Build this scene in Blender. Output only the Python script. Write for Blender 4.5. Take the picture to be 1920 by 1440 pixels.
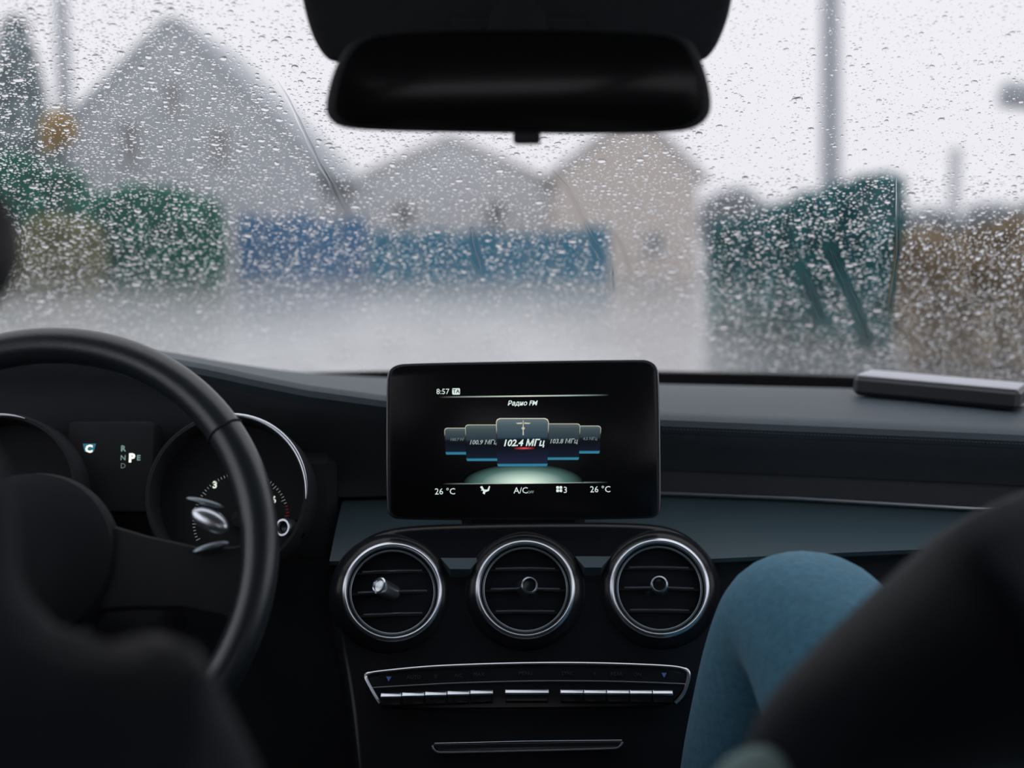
import bpy, math, random
import numpy as np
from mathutils import Vector, Matrix

for o in list(bpy.data.objects):
    bpy.data.objects.remove(o)
S = bpy.context.scene
COL = S.collection
random.seed(7)
RNG = np.random.default_rng(11)
R = math.radians

# ------------------------------------------------------------------ camera, sky, exposure
EYE = Vector((0.0, 0.0, 1.2))
FPX = 2600.0
PITCH = math.atan(275.0 / FPX)
cam_d = bpy.data.cameras.new('camera')
cam = bpy.data.objects.new('camera', cam_d)
COL.objects.link(cam)
cam.location = EYE
cam.rotation_euler = (math.pi / 2 - PITCH, 0, 0)
cam_d.sensor_width = 36.0
cam_d.lens = FPX * 36.0 / 1920.0
cam_d.clip_start = 0.05
cam_d.clip_end = 500
cam_d.dof.use_dof = True
cam_d.dof.focus_distance = 1.27
cam_d.dof.aperture_fstop = 2.7
cam_d.dof.aperture_blades = 7
S.camera = cam

world = bpy.data.worlds.new('overcast_sky')
S.world = world
world.use_nodes = True
wn = world.node_tree
wn.nodes.clear()
w_out = wn.nodes.new('ShaderNodeOutputWorld')
w_bg = wn.nodes.new('ShaderNodeBackground')
w_tc = wn.nodes.new('ShaderNodeTexCoord')
w_sep = wn.nodes.new('ShaderNodeSeparateXYZ')
w_ramp = wn.nodes.new('ShaderNodeValToRGB')
w_ramp.color_ramp.elements[0].position = 0.0
w_ramp.color_ramp.elements[0].color = (0.70, 0.695, 0.745, 1)
w_ramp.color_ramp.elements[1].position = 1.0
w_ramp.color_ramp.elements[1].color = (0.79, 0.79, 0.845, 1)
wn.links.new(w_tc.outputs['Generated'], w_sep.inputs[0])
wn.links.new(w_sep.outputs['Z'], w_ramp.inputs[0])
wn.links.new(w_ramp.outputs[0], w_bg.inputs[0])
w_bg.inputs[1].default_value = 1.0
wn.links.new(w_bg.outputs[0], w_out.inputs[0])

S.view_settings.view_transform = 'Standard'
S.view_settings.look = 'None'
S.view_settings.gamma = 1.0
S.view_settings.use_curve_mapping = False
S.view_settings.exposure = 0.43

# ------------------------------------------------------------------ pixel rays and planes
FWD = Vector((0, math.cos(PITCH), -math.sin(PITCH)))
UPV = Vector((0, math.sin(PITCH), math.cos(PITCH)))


def ray(px, py):
    return FWD + Vector((1, 0, 0)) * ((px - 960) / FPX) + UPV * ((720 - py) / FPX)


def P(px, py, y):
    d = ray(px, py)
    return EYE + d * (y / d.y)


class Plane:
    """A tilted working plane: a to the right, b up along it, h out of it towards the cabin."""

    def __init__(self, origin, tilt=0, yaw=0, roll=0):
        self.o = Vector(origin)
        m = Matrix.Rotation(R(yaw), 3, 'Z') @ Matrix.Rotation(R(-tilt), 3, 'X') @ Matrix.Rotation(R(-roll), 3, 'Y')
        self.a = m @ Vector((1, 0, 0))
        self.b = m @ Vector((0, 0, 1))
        self.n = m @ Vector((0, -1, 0))

    def uv(self, px, py, h=0):
        d = ray(px, py)
        o = self.o + self.n * h
        t = (o - EYE).dot(self.n) / d.dot(self.n)
        q = EYE + d * t - o
        return (q.dot(self.a), q.dot(self.b))

    def pt(self, a, b, h=0):
        return self.o + self.a * a + self.b * b + self.n * h


# ------------------------------------------------------------------ materials
MATS = {}


def mat(name, col, rough=0.5, metal=0.0, spec=0.5, var=0.15, scale=60, bump=0.0, bscale=300, coat=0.0, emit=0.0, ecol=None, sheen=0.0):
    if name in MATS:
        return MATS[name]
    m = bpy.data.materials.new(name)
    m.use_nodes = True
    nt = m.node_tree
    b = nt.nodes['Principled BSDF']
    b.inputs['Roughness'].default_value = rough
    b.inputs['Metallic'].default_value = metal
    b.inputs['Specular IOR Level'].default_value = spec
    b.inputs['Coat Weight'].default_value = coat
    b.inputs['Coat Roughness'].default_value = 0.05
    b.inputs['Sheen Weight'].default_value = sheen
    tc = nt.nodes.new('ShaderNodeTexCoord')
    no = nt.nodes.new('ShaderNodeTexNoise')
    no.inputs['Scale'].default_value = scale
    no.inputs['Detail'].default_value = 3
    nt.links.new(tc.outputs['Object'], no.inputs['Vector'])
    mx = nt.nodes.new('ShaderNodeMix')
    mx.data_type = 'RGBA'
    mx.inputs[6].default_value = tuple(c * (1 - var) for c in col) + (1,)
    mx.inputs[7].default_value = tuple(min(1, c * (1 + var)) for c in col) + (1,)
    nt.links.new(no.outputs['Fac'], mx.inputs[0])
    nt.links.new(mx.outputs[2], b.inputs['Base Color'])
    if bump:
        n2 = nt.nodes.new('ShaderNodeTexNoise')
        n2.inputs['Scale'].default_value = bscale
        n2.inputs['Detail'].default_value = 2
        nt.links.new(tc.outputs['Object'], n2.inputs['Vector'])
        bp = nt.nodes.new('ShaderNodeBump')
        bp.inputs['Strength'].default_value = bump
        bp.inputs['Distance'].default_value = 0.001
        nt.links.new(n2.outputs['Fac'], bp.inputs['Height'])
        nt.links.new(bp.outputs[0], b.inputs['Normal'])
    if emit:
        b.inputs['Emission Color'].default_value = tuple(ecol or col) + (1,)
        b.inputs['Emission Strength'].default_value = emit
    MATS[name] = m
    return m


def emis(name, stops, strength=1.0, axis='Y', alpha=None, mode='linear'):
    """Screen pixels: emission with a gradient along the Generated axis (0..1 over the shape)."""
    if name in MATS:
        return MATS[name]
    m = bpy.data.materials.new(name)
    m.use_nodes = True
    nt = m.node_tree
    nt.nodes.clear()
    out = nt.nodes.new('ShaderNodeOutputMaterial')
    em = nt.nodes.new('ShaderNodeEmission')
    em.inputs[1].default_value = strength
    uv = nt.nodes.new('ShaderNodeUVMap')
    uv.uv_map = 'uv'
    rp = nt.nodes.new('ShaderNodeValToRGB')
    while len(rp.color_ramp.elements) < len(stops):
        rp.color_ramp.elements.new(0.5)
    for e, (p, c) in zip(rp.color_ramp.elements, stops):
        e.position = p
        e.color = tuple(c) + (1,)
    sp = nt.nodes.new('ShaderNodeSeparateXYZ')
    nt.links.new(uv.outputs[0], sp.inputs[0])
    if mode == 'linear':
        nt.links.new(sp.outputs[axis], rp.inputs[0])
    else:  # half-ellipse glow: distance from the middle of the lower edge
        vm = nt.nodes.new('ShaderNodeVectorMath')
        vm.operation = 'MULTIPLY_ADD'
        vm.inputs[1].default_value = (2, 1, 0)
        vm.inputs[2].default_value = (-1, 0, 0)
        nt.links.new(uv.outputs[0], vm.inputs[0])
        ln = nt.nodes.new('ShaderNodeVectorMath')
        ln.operation = 'LENGTH'
        nt.links.new(vm.outputs[0], ln.inputs[0])
        nt.links.new(ln.outputs['Value'], rp.inputs[0])
    nt.links.new(rp.outputs[0], em.inputs[0])
    nt.links.new(em.outputs[0], out.inputs[0])
    MATS[name] = m
    return m


# ------------------------------------------------------------------ mesh helpers
def obj(name, verts, faces, m=None, parent=None, smooth=False, sharp=None):
    me = bpy.data.meshes.new(name)
    me.from_pydata([tuple(v) for v in verts], [], [tuple(f) for f in faces])
    me.update()
    if smooth:
        me.polygons.foreach_set('use_smooth', [True] * len(me.polygons))
        if sharp:
            me.set_sharp_from_angle(angle=R(sharp))
    o = bpy.data.objects.new(name, me)
    COL.objects.link(o)
    if m:
        me.materials.append(m)
    if parent:
        attach(o, parent)
    return o


def attach(o, parent):
    o.parent = parent
    o.matrix_parent_inverse = Matrix.Identity(4)
    w, q = Vector((0, 0, 0)), parent
    while q:
        w += q.location
        q = q.parent
    o.location = o.location - w
    return o


def empty(name, loc, label, cat, group=None):
    o = bpy.data.objects.new(name, None)
    COL.objects.link(o)
    o.empty_display_size = 0.02
    o.location = loc
    return tag(o, label, cat, group)


def tag(o, label=None, cat=None, group=None, kind=None):
    if label:
        o['label'] = label
    if cat:
        o['category'] = cat
    if group:
        o['group'] = group
    if kind:
        o['kind'] = kind
    return o


class MB:
    def __init__(self):
        self.v, self.f = [], []

    def add(self, verts, faces):
        k = len(self.v)
        self.v += [Vector(v) for v in verts]
        self.f += [tuple(i + k for i in f) for f in faces]
        return self

    def box(self, c, s, m=None, bev=0.0):
        hx, hy, hz = s[0] / 2, s[1] / 2, s[2] / 2
        b = min(bev, hx * .9, hy * .9, hz * .9)
        vs, idx = [], {}
        if b <= 0:
            vs = [Vector((x * hx, y * hy, z * hz)) for x in (-1, 1) for y in (-1, 1) for z in (-1, 1)]
            fs = [(0, 1, 3, 2), (4, 6, 7, 5), (0, 4, 5, 1), (2, 3, 7, 6), (0, 2, 6, 4), (1, 5, 7, 3)]
        else:
            fs = []
            for x in (-1, 1):
                for y in (-1, 1):
                    for z in (-1, 1):
                        for ax in range(3):
                            q = [x * (hx - b), y * (hy - b), z * (hz - b)]
                            q[ax] = (x * hx, y * hy, z * hz)[ax]
                            idx[(x, y, z, ax)] = len(vs)
                            vs.append(Vector(q))
                        fs.append(tuple(idx[(x, y, z, a)] for a in range(3)))
            for ax in range(3):
                o1, o2 = [a for a in range(3) if a != ax]
                for s1 in (-1, 1):
                    quad = []
                    for p, q in ((-1, -1), (1, -1), (1, 1), (-1, 1)):
                        k = [0, 0, 0]
                        k[ax], k[o1], k[o2] = s1, p, q
                        quad.append(idx[(*k, ax)])
                    fs.append(tuple(quad))
                for p in (-1, 1):
                    for q in (-1, 1):
                        k0, k1 = [0, 0, 0], [0, 0, 0]
                        k0[o1], k0[o2], k0[ax] = p, q, -1
                        k1[o1], k1[o2], k1[ax] = p, q, 1
                        fs.append((idx[(*k0, o1)], idx[(*k1, o1)], idx[(*k1, o2)], idx[(*k0, o2)]))
        if m is not None:
            vs = [m @ v for v in vs]
        return self.add([v + Vector(c) for v in vs], fs)

    def tube(self, pts, r, n=10, closed=False, cap=True):
        pts = [Vector(p) for p in pts]
        k = len(pts)
        rs = r if isinstance(r, (list, tuple)) else [r] * k
        T = []
        for i in range(k):
            a = pts[(i - 1) % k] if (closed or i > 0) else pts[i]
            b = pts[(i + 1) % k] if (closed or i < k - 1) else pts[i]
            T.append((b - a).normalized())
        up = Vector((0, 0, 1)) if abs(T[0].z) < .9 else Vector((0, 1, 0))
        nrm = (up - T[0] * up.dot(T[0])).normalized()
        vs = []
        for i in range(k):
            nrm = (nrm - T[i] * nrm.dot(T[i])).normalized()
            bn = T[i].cross(nrm)
            for j in range(n):
                t = 2 * math.pi * j / n
                vs.append(pts[i] + (nrm * math.cos(t) + bn * math.sin(t)) * rs[i])
        fs = []
        for i in range(k if closed else k - 1):
            for j in range(n):
                a, b = i * n + j, i * n + (j + 1) % n
                c, d = ((i + 1) % k) * n + (j + 1) % n, ((i + 1) % k) * n + j
                fs.append((a, b, c, d))
        if cap and not closed:
            fs.append(tuple(range(n))[::-1])
            fs.append(tuple((k - 1) * n + j for j in range(n)))
        return self.add(vs, fs)

    def lathe(self, pl, prof, c=(0, 0), n=64, cap0=False, cap1=False):
        vs, fs = [], []
        k = len(prof)
        for r, h in prof:
            for j in range(n):
                t = 2 * math.pi * j / n
                vs.append(pl.pt(c[0] + r * math.cos(t), c[1] + r * math.sin(t), h))
        for i in range(k - 1):
            for j in range(n):
                fs.append((i * n + j, i * n + (j + 1) % n, (i + 1) * n + (j + 1) % n, (i + 1) * n + j))
        if cap0:
            fs.append(tuple(range(n)))
        if cap1:
            fs.append(tuple((k - 1) * n + j for j in range(n)))
        return self.add(vs, fs)

    def prism(self, pl, out, h0, h1, bev=0.0, steps=3):
        """Outline (a,b) list extruded from h0 to h1 (front) with a rounded front edge."""
        n = len(out)
        rings = [(h0, 0.0)]
        if bev > 0:
            for s in range(steps + 1):
                t = s / steps * math.pi / 2
                rings.append((h1 - bev + bev * math.sin(t), bev * (1 - math.cos(t))))
        else:
            rings.append((h1, 0.0))
        nr = []
        for i in range(n):
            p, q, r_ = Vector(out[i - 1]), Vector(out[i]), Vector(out[(i + 1) % n])
            t = (r_ - p)
            t = t.normalized() if t.length > 0 else Vector((1, 0))
            nr.append(Vector((t.y, -t.x)))
        area = sum(out[i - 1][0] * out[i][1] - out[i][0] * out[i - 1][1] for i in range(n))
        sg = 1 if area > 0 else -1
        vs, fs = [], []
        for h, ins in rings:
            for i in range(n):
                q = Vector(out[i]) - nr[i] * (ins * sg)
                vs.append(pl.pt(q.x, q.y, h))
        for k in range(len(rings) - 1):
            for i in range(n):
                j = (i + 1) % n
                fs.append((k * n + i, k * n + j, (k + 1) * n + j, (k + 1) * n + i))
        fs.append(tuple(range(n))[::-1])
        fs.append(tuple((len(rings) - 1) * n + i for i in range(n)))
        return self.add(vs, fs)

    def build(self, name, m, parent=None, smooth=True, sharp=35):
        o = obj(name, self.v, self.f, m, parent, smooth, sharp)
        import bmesh
        bm = bmesh.new()
        bm.from_mesh(o.data)
        bmesh.ops.recalc_face_normals(bm, faces=bm.faces)
        bm.to_mesh(o.data)
        bm.free()
        if smooth and sharp:
            o.data.set_sharp_from_angle(angle=R(sharp))
        return o


def rrect(x0, y0, x1, y1, r, n=6):
    out = []
    for cx, cy, a0 in ((x1 - r, y0 + r, -90), (x1 - r, y1 - r, 0), (x0 + r, y1 - r, 90), (x0 + r, y0 + r, 180)):
        for i in range(n + 1):
            t = R(a0 + 90 * i / n)
            out.append((cx + r * math.cos(t), cy + r * math.sin(t)))
    return out


def smooth_poly(pts, closed=True, it=2):
    """Chaikin corner cutting on 2D / 3D points."""
    pts = [Vector(p) for p in pts]
    for _ in range(it):
        q = []
        n = len(pts)
        for i in range(n if closed else n - 1):
            a, b = pts[i], pts[(i + 1) % n]
            q += [a * .75 + b * .25, a * .25 + b * .75]
        if not closed:
            q = [pts[0]] + q + [pts[-1]]
        pts = q
    return pts


def interp(x, xs, ys):
    return float(np.interp(x, xs, ys))


# palette
M_PAD = mat('soft_dash_plastic', (0.054, 0.077, 0.094), 0.55, spec=0.45, var=.1, bump=.25, bscale=900)
M_FASCIA = mat('dark_fascia_plastic', (0.072, 0.080, 0.090), 0.7, spec=0.2, var=.1, bump=.2, bscale=900)
M_GLOSS = mat('piano_black', (0.016, 0.018, 0.022), 0.22, spec=0.3, var=.1)
M_MATTE = mat('matte_black', (0.032, 0.034, 0.038), 0.75, spec=0.15, var=.1)
M_CHROME = mat('satin_chrome', (0.78, 0.84, 0.90), 0.28, metal=1.0, var=.05)
M_DCHROME = mat('dark_chrome', (0.34, 0.41, 0.45), 0.32, metal=1.0, var=.05)
M_TRIM = mat('satin_trim_panel', (0.054, 0.094, 0.114), 0.45, spec=0.5, var=.08, scale=25, bump=.1, bscale=500)
M_LEATHER = mat('black_leather', (0.019, 0.027, 0.034), 0.33, spec=1.0, var=.15, bump=.2, bscale=700)
M_THREAD = mat('grey_thread', (0.10, 0.105, 0.115), 0.7, var=.1)
M_JEANS = mat('blue_denim', (0.085, 0.26, 0.38), 0.85, spec=.2, var=.35, scale=160, bump=.6, bscale=900, sheen=.2)
M_JACKET = mat('dark_jacket_cloth', (0.018, 0.022, 0.029), 0.85, spec=.2, var=.2, scale=90, bump=.5, bscale=500, sheen=.15)
M_WRIST = mat('grey_green_wrist', (0.42, 0.60, 0.58), 0.9, spec=.1, var=.2, scale=150, bump=.8, bscale=400)
M_SKIN = mat('skin', (0.45, 0.30, 0.24), 0.5, var=.08, scale=40)
M_HAIR = mat('dark_hair', (0.012, 0.011, 0.011), 0.6, var=.3, scale=120, bump=.8, bscale=400)
M_LINER = mat('headliner_cloth', (0.42, 0.43, 0.44), 0.9, spec=.1, var=.1, bump=.3)  # unseen roof lining, kept light grey to bounce fill into the cabin
M_DOOR = mat('door_cloth', (0.06, 0.064, 0.07), 0.9, spec=.1, var=.1, bump=.3)
M_TEXT = emis('screen_white', [(0, (.62, .72, .68)), (1, (.62, .72, .68))], .85)
M_TEXTDIM = emis('screen_grey', [(0, (.30, .36, .35)), (1, (.30, .36, .35))], .8)
M_TEXTFAINT = emis('screen_faint', [(0, (.10, .13, .13)), (1, (.10, .13, .13))], 1.0)

M_FRIT = mat('black_ceramic_edge', (0.006, 0.006, 0.007), 1.0, spec=0.0, var=.1)

# ------------------------------------------------------------------ THE SETTING: ground, cabin shell
M_ROAD = mat('wet_asphalt', (0.20, 0.205, 0.21), 0.22, spec=.6, var=.25, scale=.6, bump=.35, bscale=3)
g = MB()
nx, ny = 24, 40
gv = [Vector((-60 + 120 * i / nx, -20 + 160 * j / ny, -.002 * ((i * 7 + j * 3) % 3))) for j in range(ny + 1) for i in range(nx + 1)]
gf = [(j * (nx + 1) + i, j * (nx + 1) + i + 1, (j + 1) * (nx + 1) + i + 1, (j + 1) * (nx + 1) + i) for j in range(ny) for i in range(nx)]
tag(g.add(gv, gf).build('ground', M_ROAD), kind='structure', label='wet grey asphalt yard in front of the car')

# windscreen geometry: raked, slightly bowed
RAKE = math.tan(R(28))


def glass_base(x):
    return 1.87 - .12 * x * x


Z_BASE = P(1236, 690, 1.86).z - .004


def glass_point(x, s):
    """s = forward distance back from the lower edge."""
    return Vector((x, glass_base(x) - s, Z_BASE - .012 * (x / .6) ** 2 + RAKE * s))


def glass_hit(px, py):
    d = ray(px, py)
    lo, hi = .5, 2.2
    for _ in range(30):
        t = (lo + hi) / 2
        q = EYE + d * t
        zs = Z_BASE - .012 * (q.x / .6) ** 2 + RAKE * (glass_base(q.x) - q.y)
        if q.z > zs:
            hi = t
        else:
            lo = t
    q = EYE + d * lo
    return q


G_N = Vector((0, math.sin(math.atan(RAKE)), math.cos(math.atan(RAKE))))   # outward normal (middle)
G_D = Vector((0, math.cos(math.atan(RAKE)), -math.sin(math.atan(RAKE))))  # down the slope


def glass_material():
    m = bpy.data.materials.new('windscreen_glass')
    m.use_nodes = True
    nt = m.node_tree
    nt.nodes.clear()
    out = nt.nodes.new('ShaderNodeOutputMaterial')
    tr = nt.nodes.new('ShaderNodeBsdfTransparent')
    tr.inputs[0].default_value = (.968, .966, .964, 1)
    gl = nt.nodes.new('ShaderNodeBsdfGlossy')
    gl.inputs['Roughness'].default_value = 0.02
    tl = nt.nodes.new('ShaderNodeBsdfTranslucent')
    tl.inputs[0].default_value = (.86, .88, .87, 1)
    fc = nt.nodes.new('ShaderNodeLayerWeight')
    pw = nt.nodes.new('ShaderNodeMath')
    pw.operation = 'POWER'
    pw.inputs[1].default_value = 5.0
    nt.links.new(fc.outputs['Facing'], pw.inputs[0])
    lw = nt.nodes.new('ShaderNodeMath')
    lw.operation = 'MULTIPLY_ADD'
    lw.inputs[1].default_value = .5
    lw.inputs[2].default_value = .01
    nt.links.new(pw.outputs[0], lw.inputs[0])
    m1 = nt.nodes.new('ShaderNodeMixShader')
    m2 = nt.nodes.new('ShaderNodeMixShader')
    nt.links.new(lw.outputs[0], m1.inputs[0])
    nt.links.new(tr.outputs[0], m1.inputs[1])
    nt.links.new(gl.outputs[0], m1.inputs[2])
    # condensation film: thicker near the bottom of the pane, cloudy
    tc = nt.nodes.new('ShaderNodeTexCoord')
    sp = nt.nodes.new('ShaderNodeSeparateXYZ')
    nt.links.new(tc.outputs['Object'], sp.inputs[0])
    mr = nt.nodes.new('ShaderNodeMapRange')
    mr.inputs['From Min'].default_value = Z_BASE + .16
    mr.inputs['From Max'].default_value = Z_BASE + .02
    mr.inputs['To Min'].default_value = FOG[0]
    mr.inputs['To Max'].default_value = FOG[1]
    mr.interpolation_type = 'SMOOTHSTEP'
    nt.links.new(sp.outputs['Z'], mr.inputs['Value'])
    no = nt.nodes.new('ShaderNodeTexNoise')
    no.inputs['Scale'].default_value = 7
    no.inputs['Detail'].default_value = 4
    nt.links.new(tc.outputs['Object'], no.inputs['Vector'])
    mu = nt.nodes.new('ShaderNodeMath')
    mu.operation = 'MULTIPLY'
    mu.use_clamp = True
    md = nt.nodes.new('ShaderNodeMath')
    md.operation = 'MULTIPLY_ADD'
    md.inputs[1].default_value = 1.4
    md.inputs[2].default_value = .3
    nt.links.new(no.outputs['Fac'], md.inputs[0])
    mx_ = nt.nodes.new('ShaderNodeMapRange')     # the damp patch lies in front of the middle of the dash
    mx_.inputs['From Min'].default_value = .16
    mx_.inputs['From Max'].default_value = .36
    mx_.inputs['To Min'].default_value = 1.0
    mx_.inputs['To Max'].default_value = .16
    mx_.interpolation_type = 'SMOOTHSTEP'
    nt.links.new(sp.outputs['X'], mx_.inputs['Value'])
    mm = nt.nodes.new('ShaderNodeMath')
    mm.operation = 'MULTIPLY'
    nt.links.new(mr.outputs[0], mm.inputs[0])
    nt.links.new(mx_.outputs[0], mm.inputs[1])
    nt.links.new(mm.outputs[0], mu.inputs[0])
    nt.links.new(md.outputs[0], mu.inputs[1])
    nt.links.new(mu.outputs[0], m2.inputs[0])
    nt.links.new(m1.outputs[0], m2.inputs[1])
    nt.links.new(tl.outputs[0], m2.inputs[2])
    nt.links.new(m2.outputs[0], out.inputs[0])
    return m


FOG = (0.015, 0.27)
M_GLASS = glass_material()
M_WATER = bpy.data.materials.new('rain_water')
M_WATER.use_nodes = True
_nt = M_WATER.node_tree
_nt.nodes.clear()
_o = _nt.nodes.new('ShaderNodeOutputMaterial')
_r = _nt.nodes.new('ShaderNodeBsdfGlass')
_r.inputs['IOR'].default_value = 1.33
_r.inputs['Roughness'].default_value = 0.0
_nt.links.new(_r.outputs[0], _o.inputs[0])

gw = MB()
nx, ns = 32, 16
S_MAX = .78
for layer, off in ((0, -.003), (1, -.008)):
    vs = []
    for j in range(ns + 1):
        for i in range(nx + 1):
            s = -.03 + (S_MAX + .03) * j / ns
            hw = .84 - .20 * s
            q = glass_point(-hw + 2 * hw * i / nx, s) + G_N * off
            vs.append(q)
    fs = [(j * (nx + 1) + i, j * (nx + 1) + i + 1, (j + 1) * (nx + 1) + i + 1, (j + 1) * (nx + 1) + i) for j in range(ns) for i in range(nx)]
    gw.add(vs, fs)
windscreen = gw.build('window_1', M_GLASS)
tag(windscreen, kind='structure', label='raked windscreen fogged near its lower edge and covered in rain')


# cabin shell: roof, sides, rear, firewall (what closes the cabin around the camera)
Z_ROOF = glass_point(0, S_MAX).z
Y_ROOF = glass_point(0, S_MAX).y
sh = MB()
sh.box((0, (Y_ROOF - 1.15) / 2, Z_ROOF + .03), (1.5, Y_ROOF + 1.15, .05), bev=.02)
tag(sh.build('ceiling', M_LINER), kind='structure', label='light grey cloth headliner above the seats')
for sx, nm in ((-1, 'wall_left'), (1, 'wall_right')):
    w = MB()
    w.box((sx * .78, .45, .62), (.08, 3.0, .76), bev=.03)                       # door body
    w.box((sx * .76, -.05, 1.22), (.07, .16, .48), bev=.02)                     # B-pillar
    w.box((sx * .74, -1.0, 1.22), (.08, .5, .5), bev=.02)                       # rear quarter
    tag(w.build(nm, M_DOOR), kind='structure', label=('driver' if sx < 0 else 'passenger') + ' side door panel and window pillar')
    a = MB()
    pts = [glass_point(sx * (.86 - .20 * s), s) + Vector((0, 0, -.01)) for s in (-.03, .2, .4, .6, S_MAX + .04)]
    a.tube(pts, .038, 10)
    tag(a.build('trim_%d' % (1 if sx < 0 else 2), M_FASCIA), kind='structure', label=('driver' if sx < 0 else 'passenger') + ' side windscreen pillar')
w = MB()
w.box((0, -1.15, .75), (1.56, .08, .75), bev=.02)
tag(w.build('wall_back', M_DOOR), kind='structure', label='rear bulkhead below the back window')
w = MB()
w.box((0, 1.93, .60), (1.7, .06, .76), bev=.01)
tag(w.build('wall_front', M_MATTE), kind='structure', label='firewall behind the dashboard')
w = MB()
w.box((0, .4, .23), (1.56, 3.1, .05), bev=.01)
w.box((0, .15, .38), (.26, 2.0, .28), bev=.04)
tag(w.build('floor', M_DOOR), kind='structure', label='dark carpeted cabin floor with centre tunnel')

# ------------------------------------------------------------------ DASHBOARD (lofted across the car)
AXK = [(-300, 650), (120, 645), (226, 652), (300, 668), (330, 675), (392, 686), (483, 706), (575, 724), (722, 744), (980, 768), (1236, 779), (1585, 793), (1912, 807), (2300, 830)]
BXK = [(-300, 640), (120, 640), (226, 648), (300, 661), (392, 676), (460, 687), (529, 696), (609, 702), (722, 708), (980, 715), (1236, 720), (1585, 728), (1912, 745), (2300, 765)]
CXK = [(-300, 930), (560, 938), (722, 934), (980, 925), (1240, 925), (1500, 935), (1760, 950), (2300, 980)]
DXK = [(-300, 1075), (610, 1052), (980, 1052), (1340, 1048), (1500, 1040), (1720, 1031), (2300, 1020)]


def yA(x):
    return 1.375 - .12 * max(0, abs(x) - .15) ** 2 * 1.2


def yB(x):
    return 1.735 - .10 * x * x


def zfrom(K, x, y):
    px = 960 + x / y * FPX
    py = interp(px, [k[0] for k in K], [k[1] for k in K])
    return P(px, py, y).z


XS = [(-.80 + 1.60 * i / 110) for i in range(111)]


def loft(rows_fn, name, m, parent, sharp=40, x_min=-9):
    b = MB()
    XL = [x for x in XS if x > x_min]
    rows = [rows_fn(x) for x in XL]
    n = len(rows[0])
    vs = [Vector((x, p[0], p[1])) for x, r_ in zip(XL, rows) for p in r_]
    fs = [(i * n + k, (i + 1) * n + k, (i + 1) * n + k + 1, i * n + k + 1) for i in range(len(XL) - 1) for k in range(n - 1)]
    return b.add(vs, fs).build(name, m, parent, True, sharp)


dash = empty('dashboard', (0, 1.5, .9), 'black padded dashboard spanning the car beneath the windscreen', 'dashboard')


def pad_rows(x):
    ya, yb = yA(x), yB(x)
    za, zb = zfrom(AXK, x, ya), zfrom(BXK, x, yb)
    r_ = [(yb + .02, zb - .03), (yb + .006, zb - .006), (yb, zb)]
    for t in (.2, .4, .6, .8, .93):
        y = yb + (ya - yb) * t
        r_.append((y, zb + (za - zb) * t + .010 * math.sin(math.pi * t) * (1 if x > -.1 else .3)))
    r_ += [(ya + .004, za), (ya - .003, za - .004), (ya - .005, za - .010), (ya - .001, za - .017)]
    return r_


def face_rows(x):
    ya = yA(x)
    za = zfrom(AXK, x, ya)
    yc = ya + .035
    zc = zfrom(CXK, x, yc)
    return [(ya + .001, za - .016), (ya + .003, za - .022), (ya + .018, za - .035), (ya + .034, za - .06), (ya + .040, zc + .03), (yc + .002, zc + .002), (yc + .02, zc - .004)]


def trim_rows(x):
    ya = yA(x)
    yc = ya + .033
    zc = zfrom(CXK, x, yc) - .003
    yd = ya - .075
    zd = zfrom(DXK, x, yd)
    r_ = [(yc + .02, zc), (yc, zc)]
    for t in (.12, .3, .5, .7, .85, .95):
        r_.append((yc + (yd - yc) * t, zc + (zd - zc) * (t ** 1.25)))
    r_ += [(yd, zd), (yd + .001, zd - .004), (yd + .008, zd - .008), (yd + .05, zd - .012)]
    return r_


def low_rows(x):
    ya = yA(x)
    yd = ya - .075
    zd = zfrom(DXK, x, yd)
    return [(yd + .05, zd - .010), (yd + .055, zd - .05), (yd + .045, zd - .14), (yd + .06, zd - .26), (yd + .14, zd - .40), (yd + .3, zd - .50)]


def rail_rows(x):
    yb = yB(x)
    zb = zfrom(BXK, x, yb)
    yg = glass_base(x) - .01
    zg = Z_BASE - .012 * (x / .6) ** 2 + .002
    return [(yb + .004, zb - .008), (yb + .010, min(zb - .004, zg - .01)), (yg - .05, zg - .006), (yg, zg), (yg + .03, zg - .012), (yg + .05, zg - .05)]


loft(pad_rows, 'upper_pad', M_PAD, dash)
loft(face_rows, 'front_panel', M_FASCIA, dash)
loft(trim_rows, 'trim_panel', M_TRIM, dash, x_min=-.182)
b = MB()
b.box((-.49, 1.425, .90), (.62, .05, .16), bev=.01)
b.build('column_surround', M_FASCIA, dash)
loft(low_rows, 'lower_panel', M_FASCIA, dash)
tag(loft(rail_rows, 'demister_rail', M_FRIT, dash), 'flat black strip along the foot of the windscreen')
# bright bead along the top of the trim panel, passenger side
bead = MB()
bead.tube([Vector((x, yA(x) + .030, zfrom(CXK, x, yA(x) + .033) + .001)) for x in np.linspace(.10, .72, 40)], .0022, 8)
tag(bead.build('trim_strip', M_CHROME, dash), 'thin polished metal strip')
# stitched seam just under the front lip of the pad
st = MB()
for i in range(190):
    x = .13 + i * .0035
    ya = yA(x) - .004
    za = zfrom(AXK, x, yA(x)) - .0125
    st.box((x, ya + .001, za), (.0024, .0016, .0012), Matrix.Rotation(.25, 3, 'Y'))
tag(st.build('stitching', M_THREAD, dash, smooth=False), kind='stuff')
gb = MB()
GBP = Plane((.42, yA(.42) - .035, .74), tilt=-6)
gb.prism(GBP, rrect(-.20, -.12, .20, .12, .025), -.02, .012, .005)
tag(gb.build('glovebox_lid', M_FASCIA, dash))
gh = MB()
gh.prism(GBP, rrect(-.05, .07, .05, .095, .01), .011, .02, .003)
gh.build('latch', M_GLOSS, dash)

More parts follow.
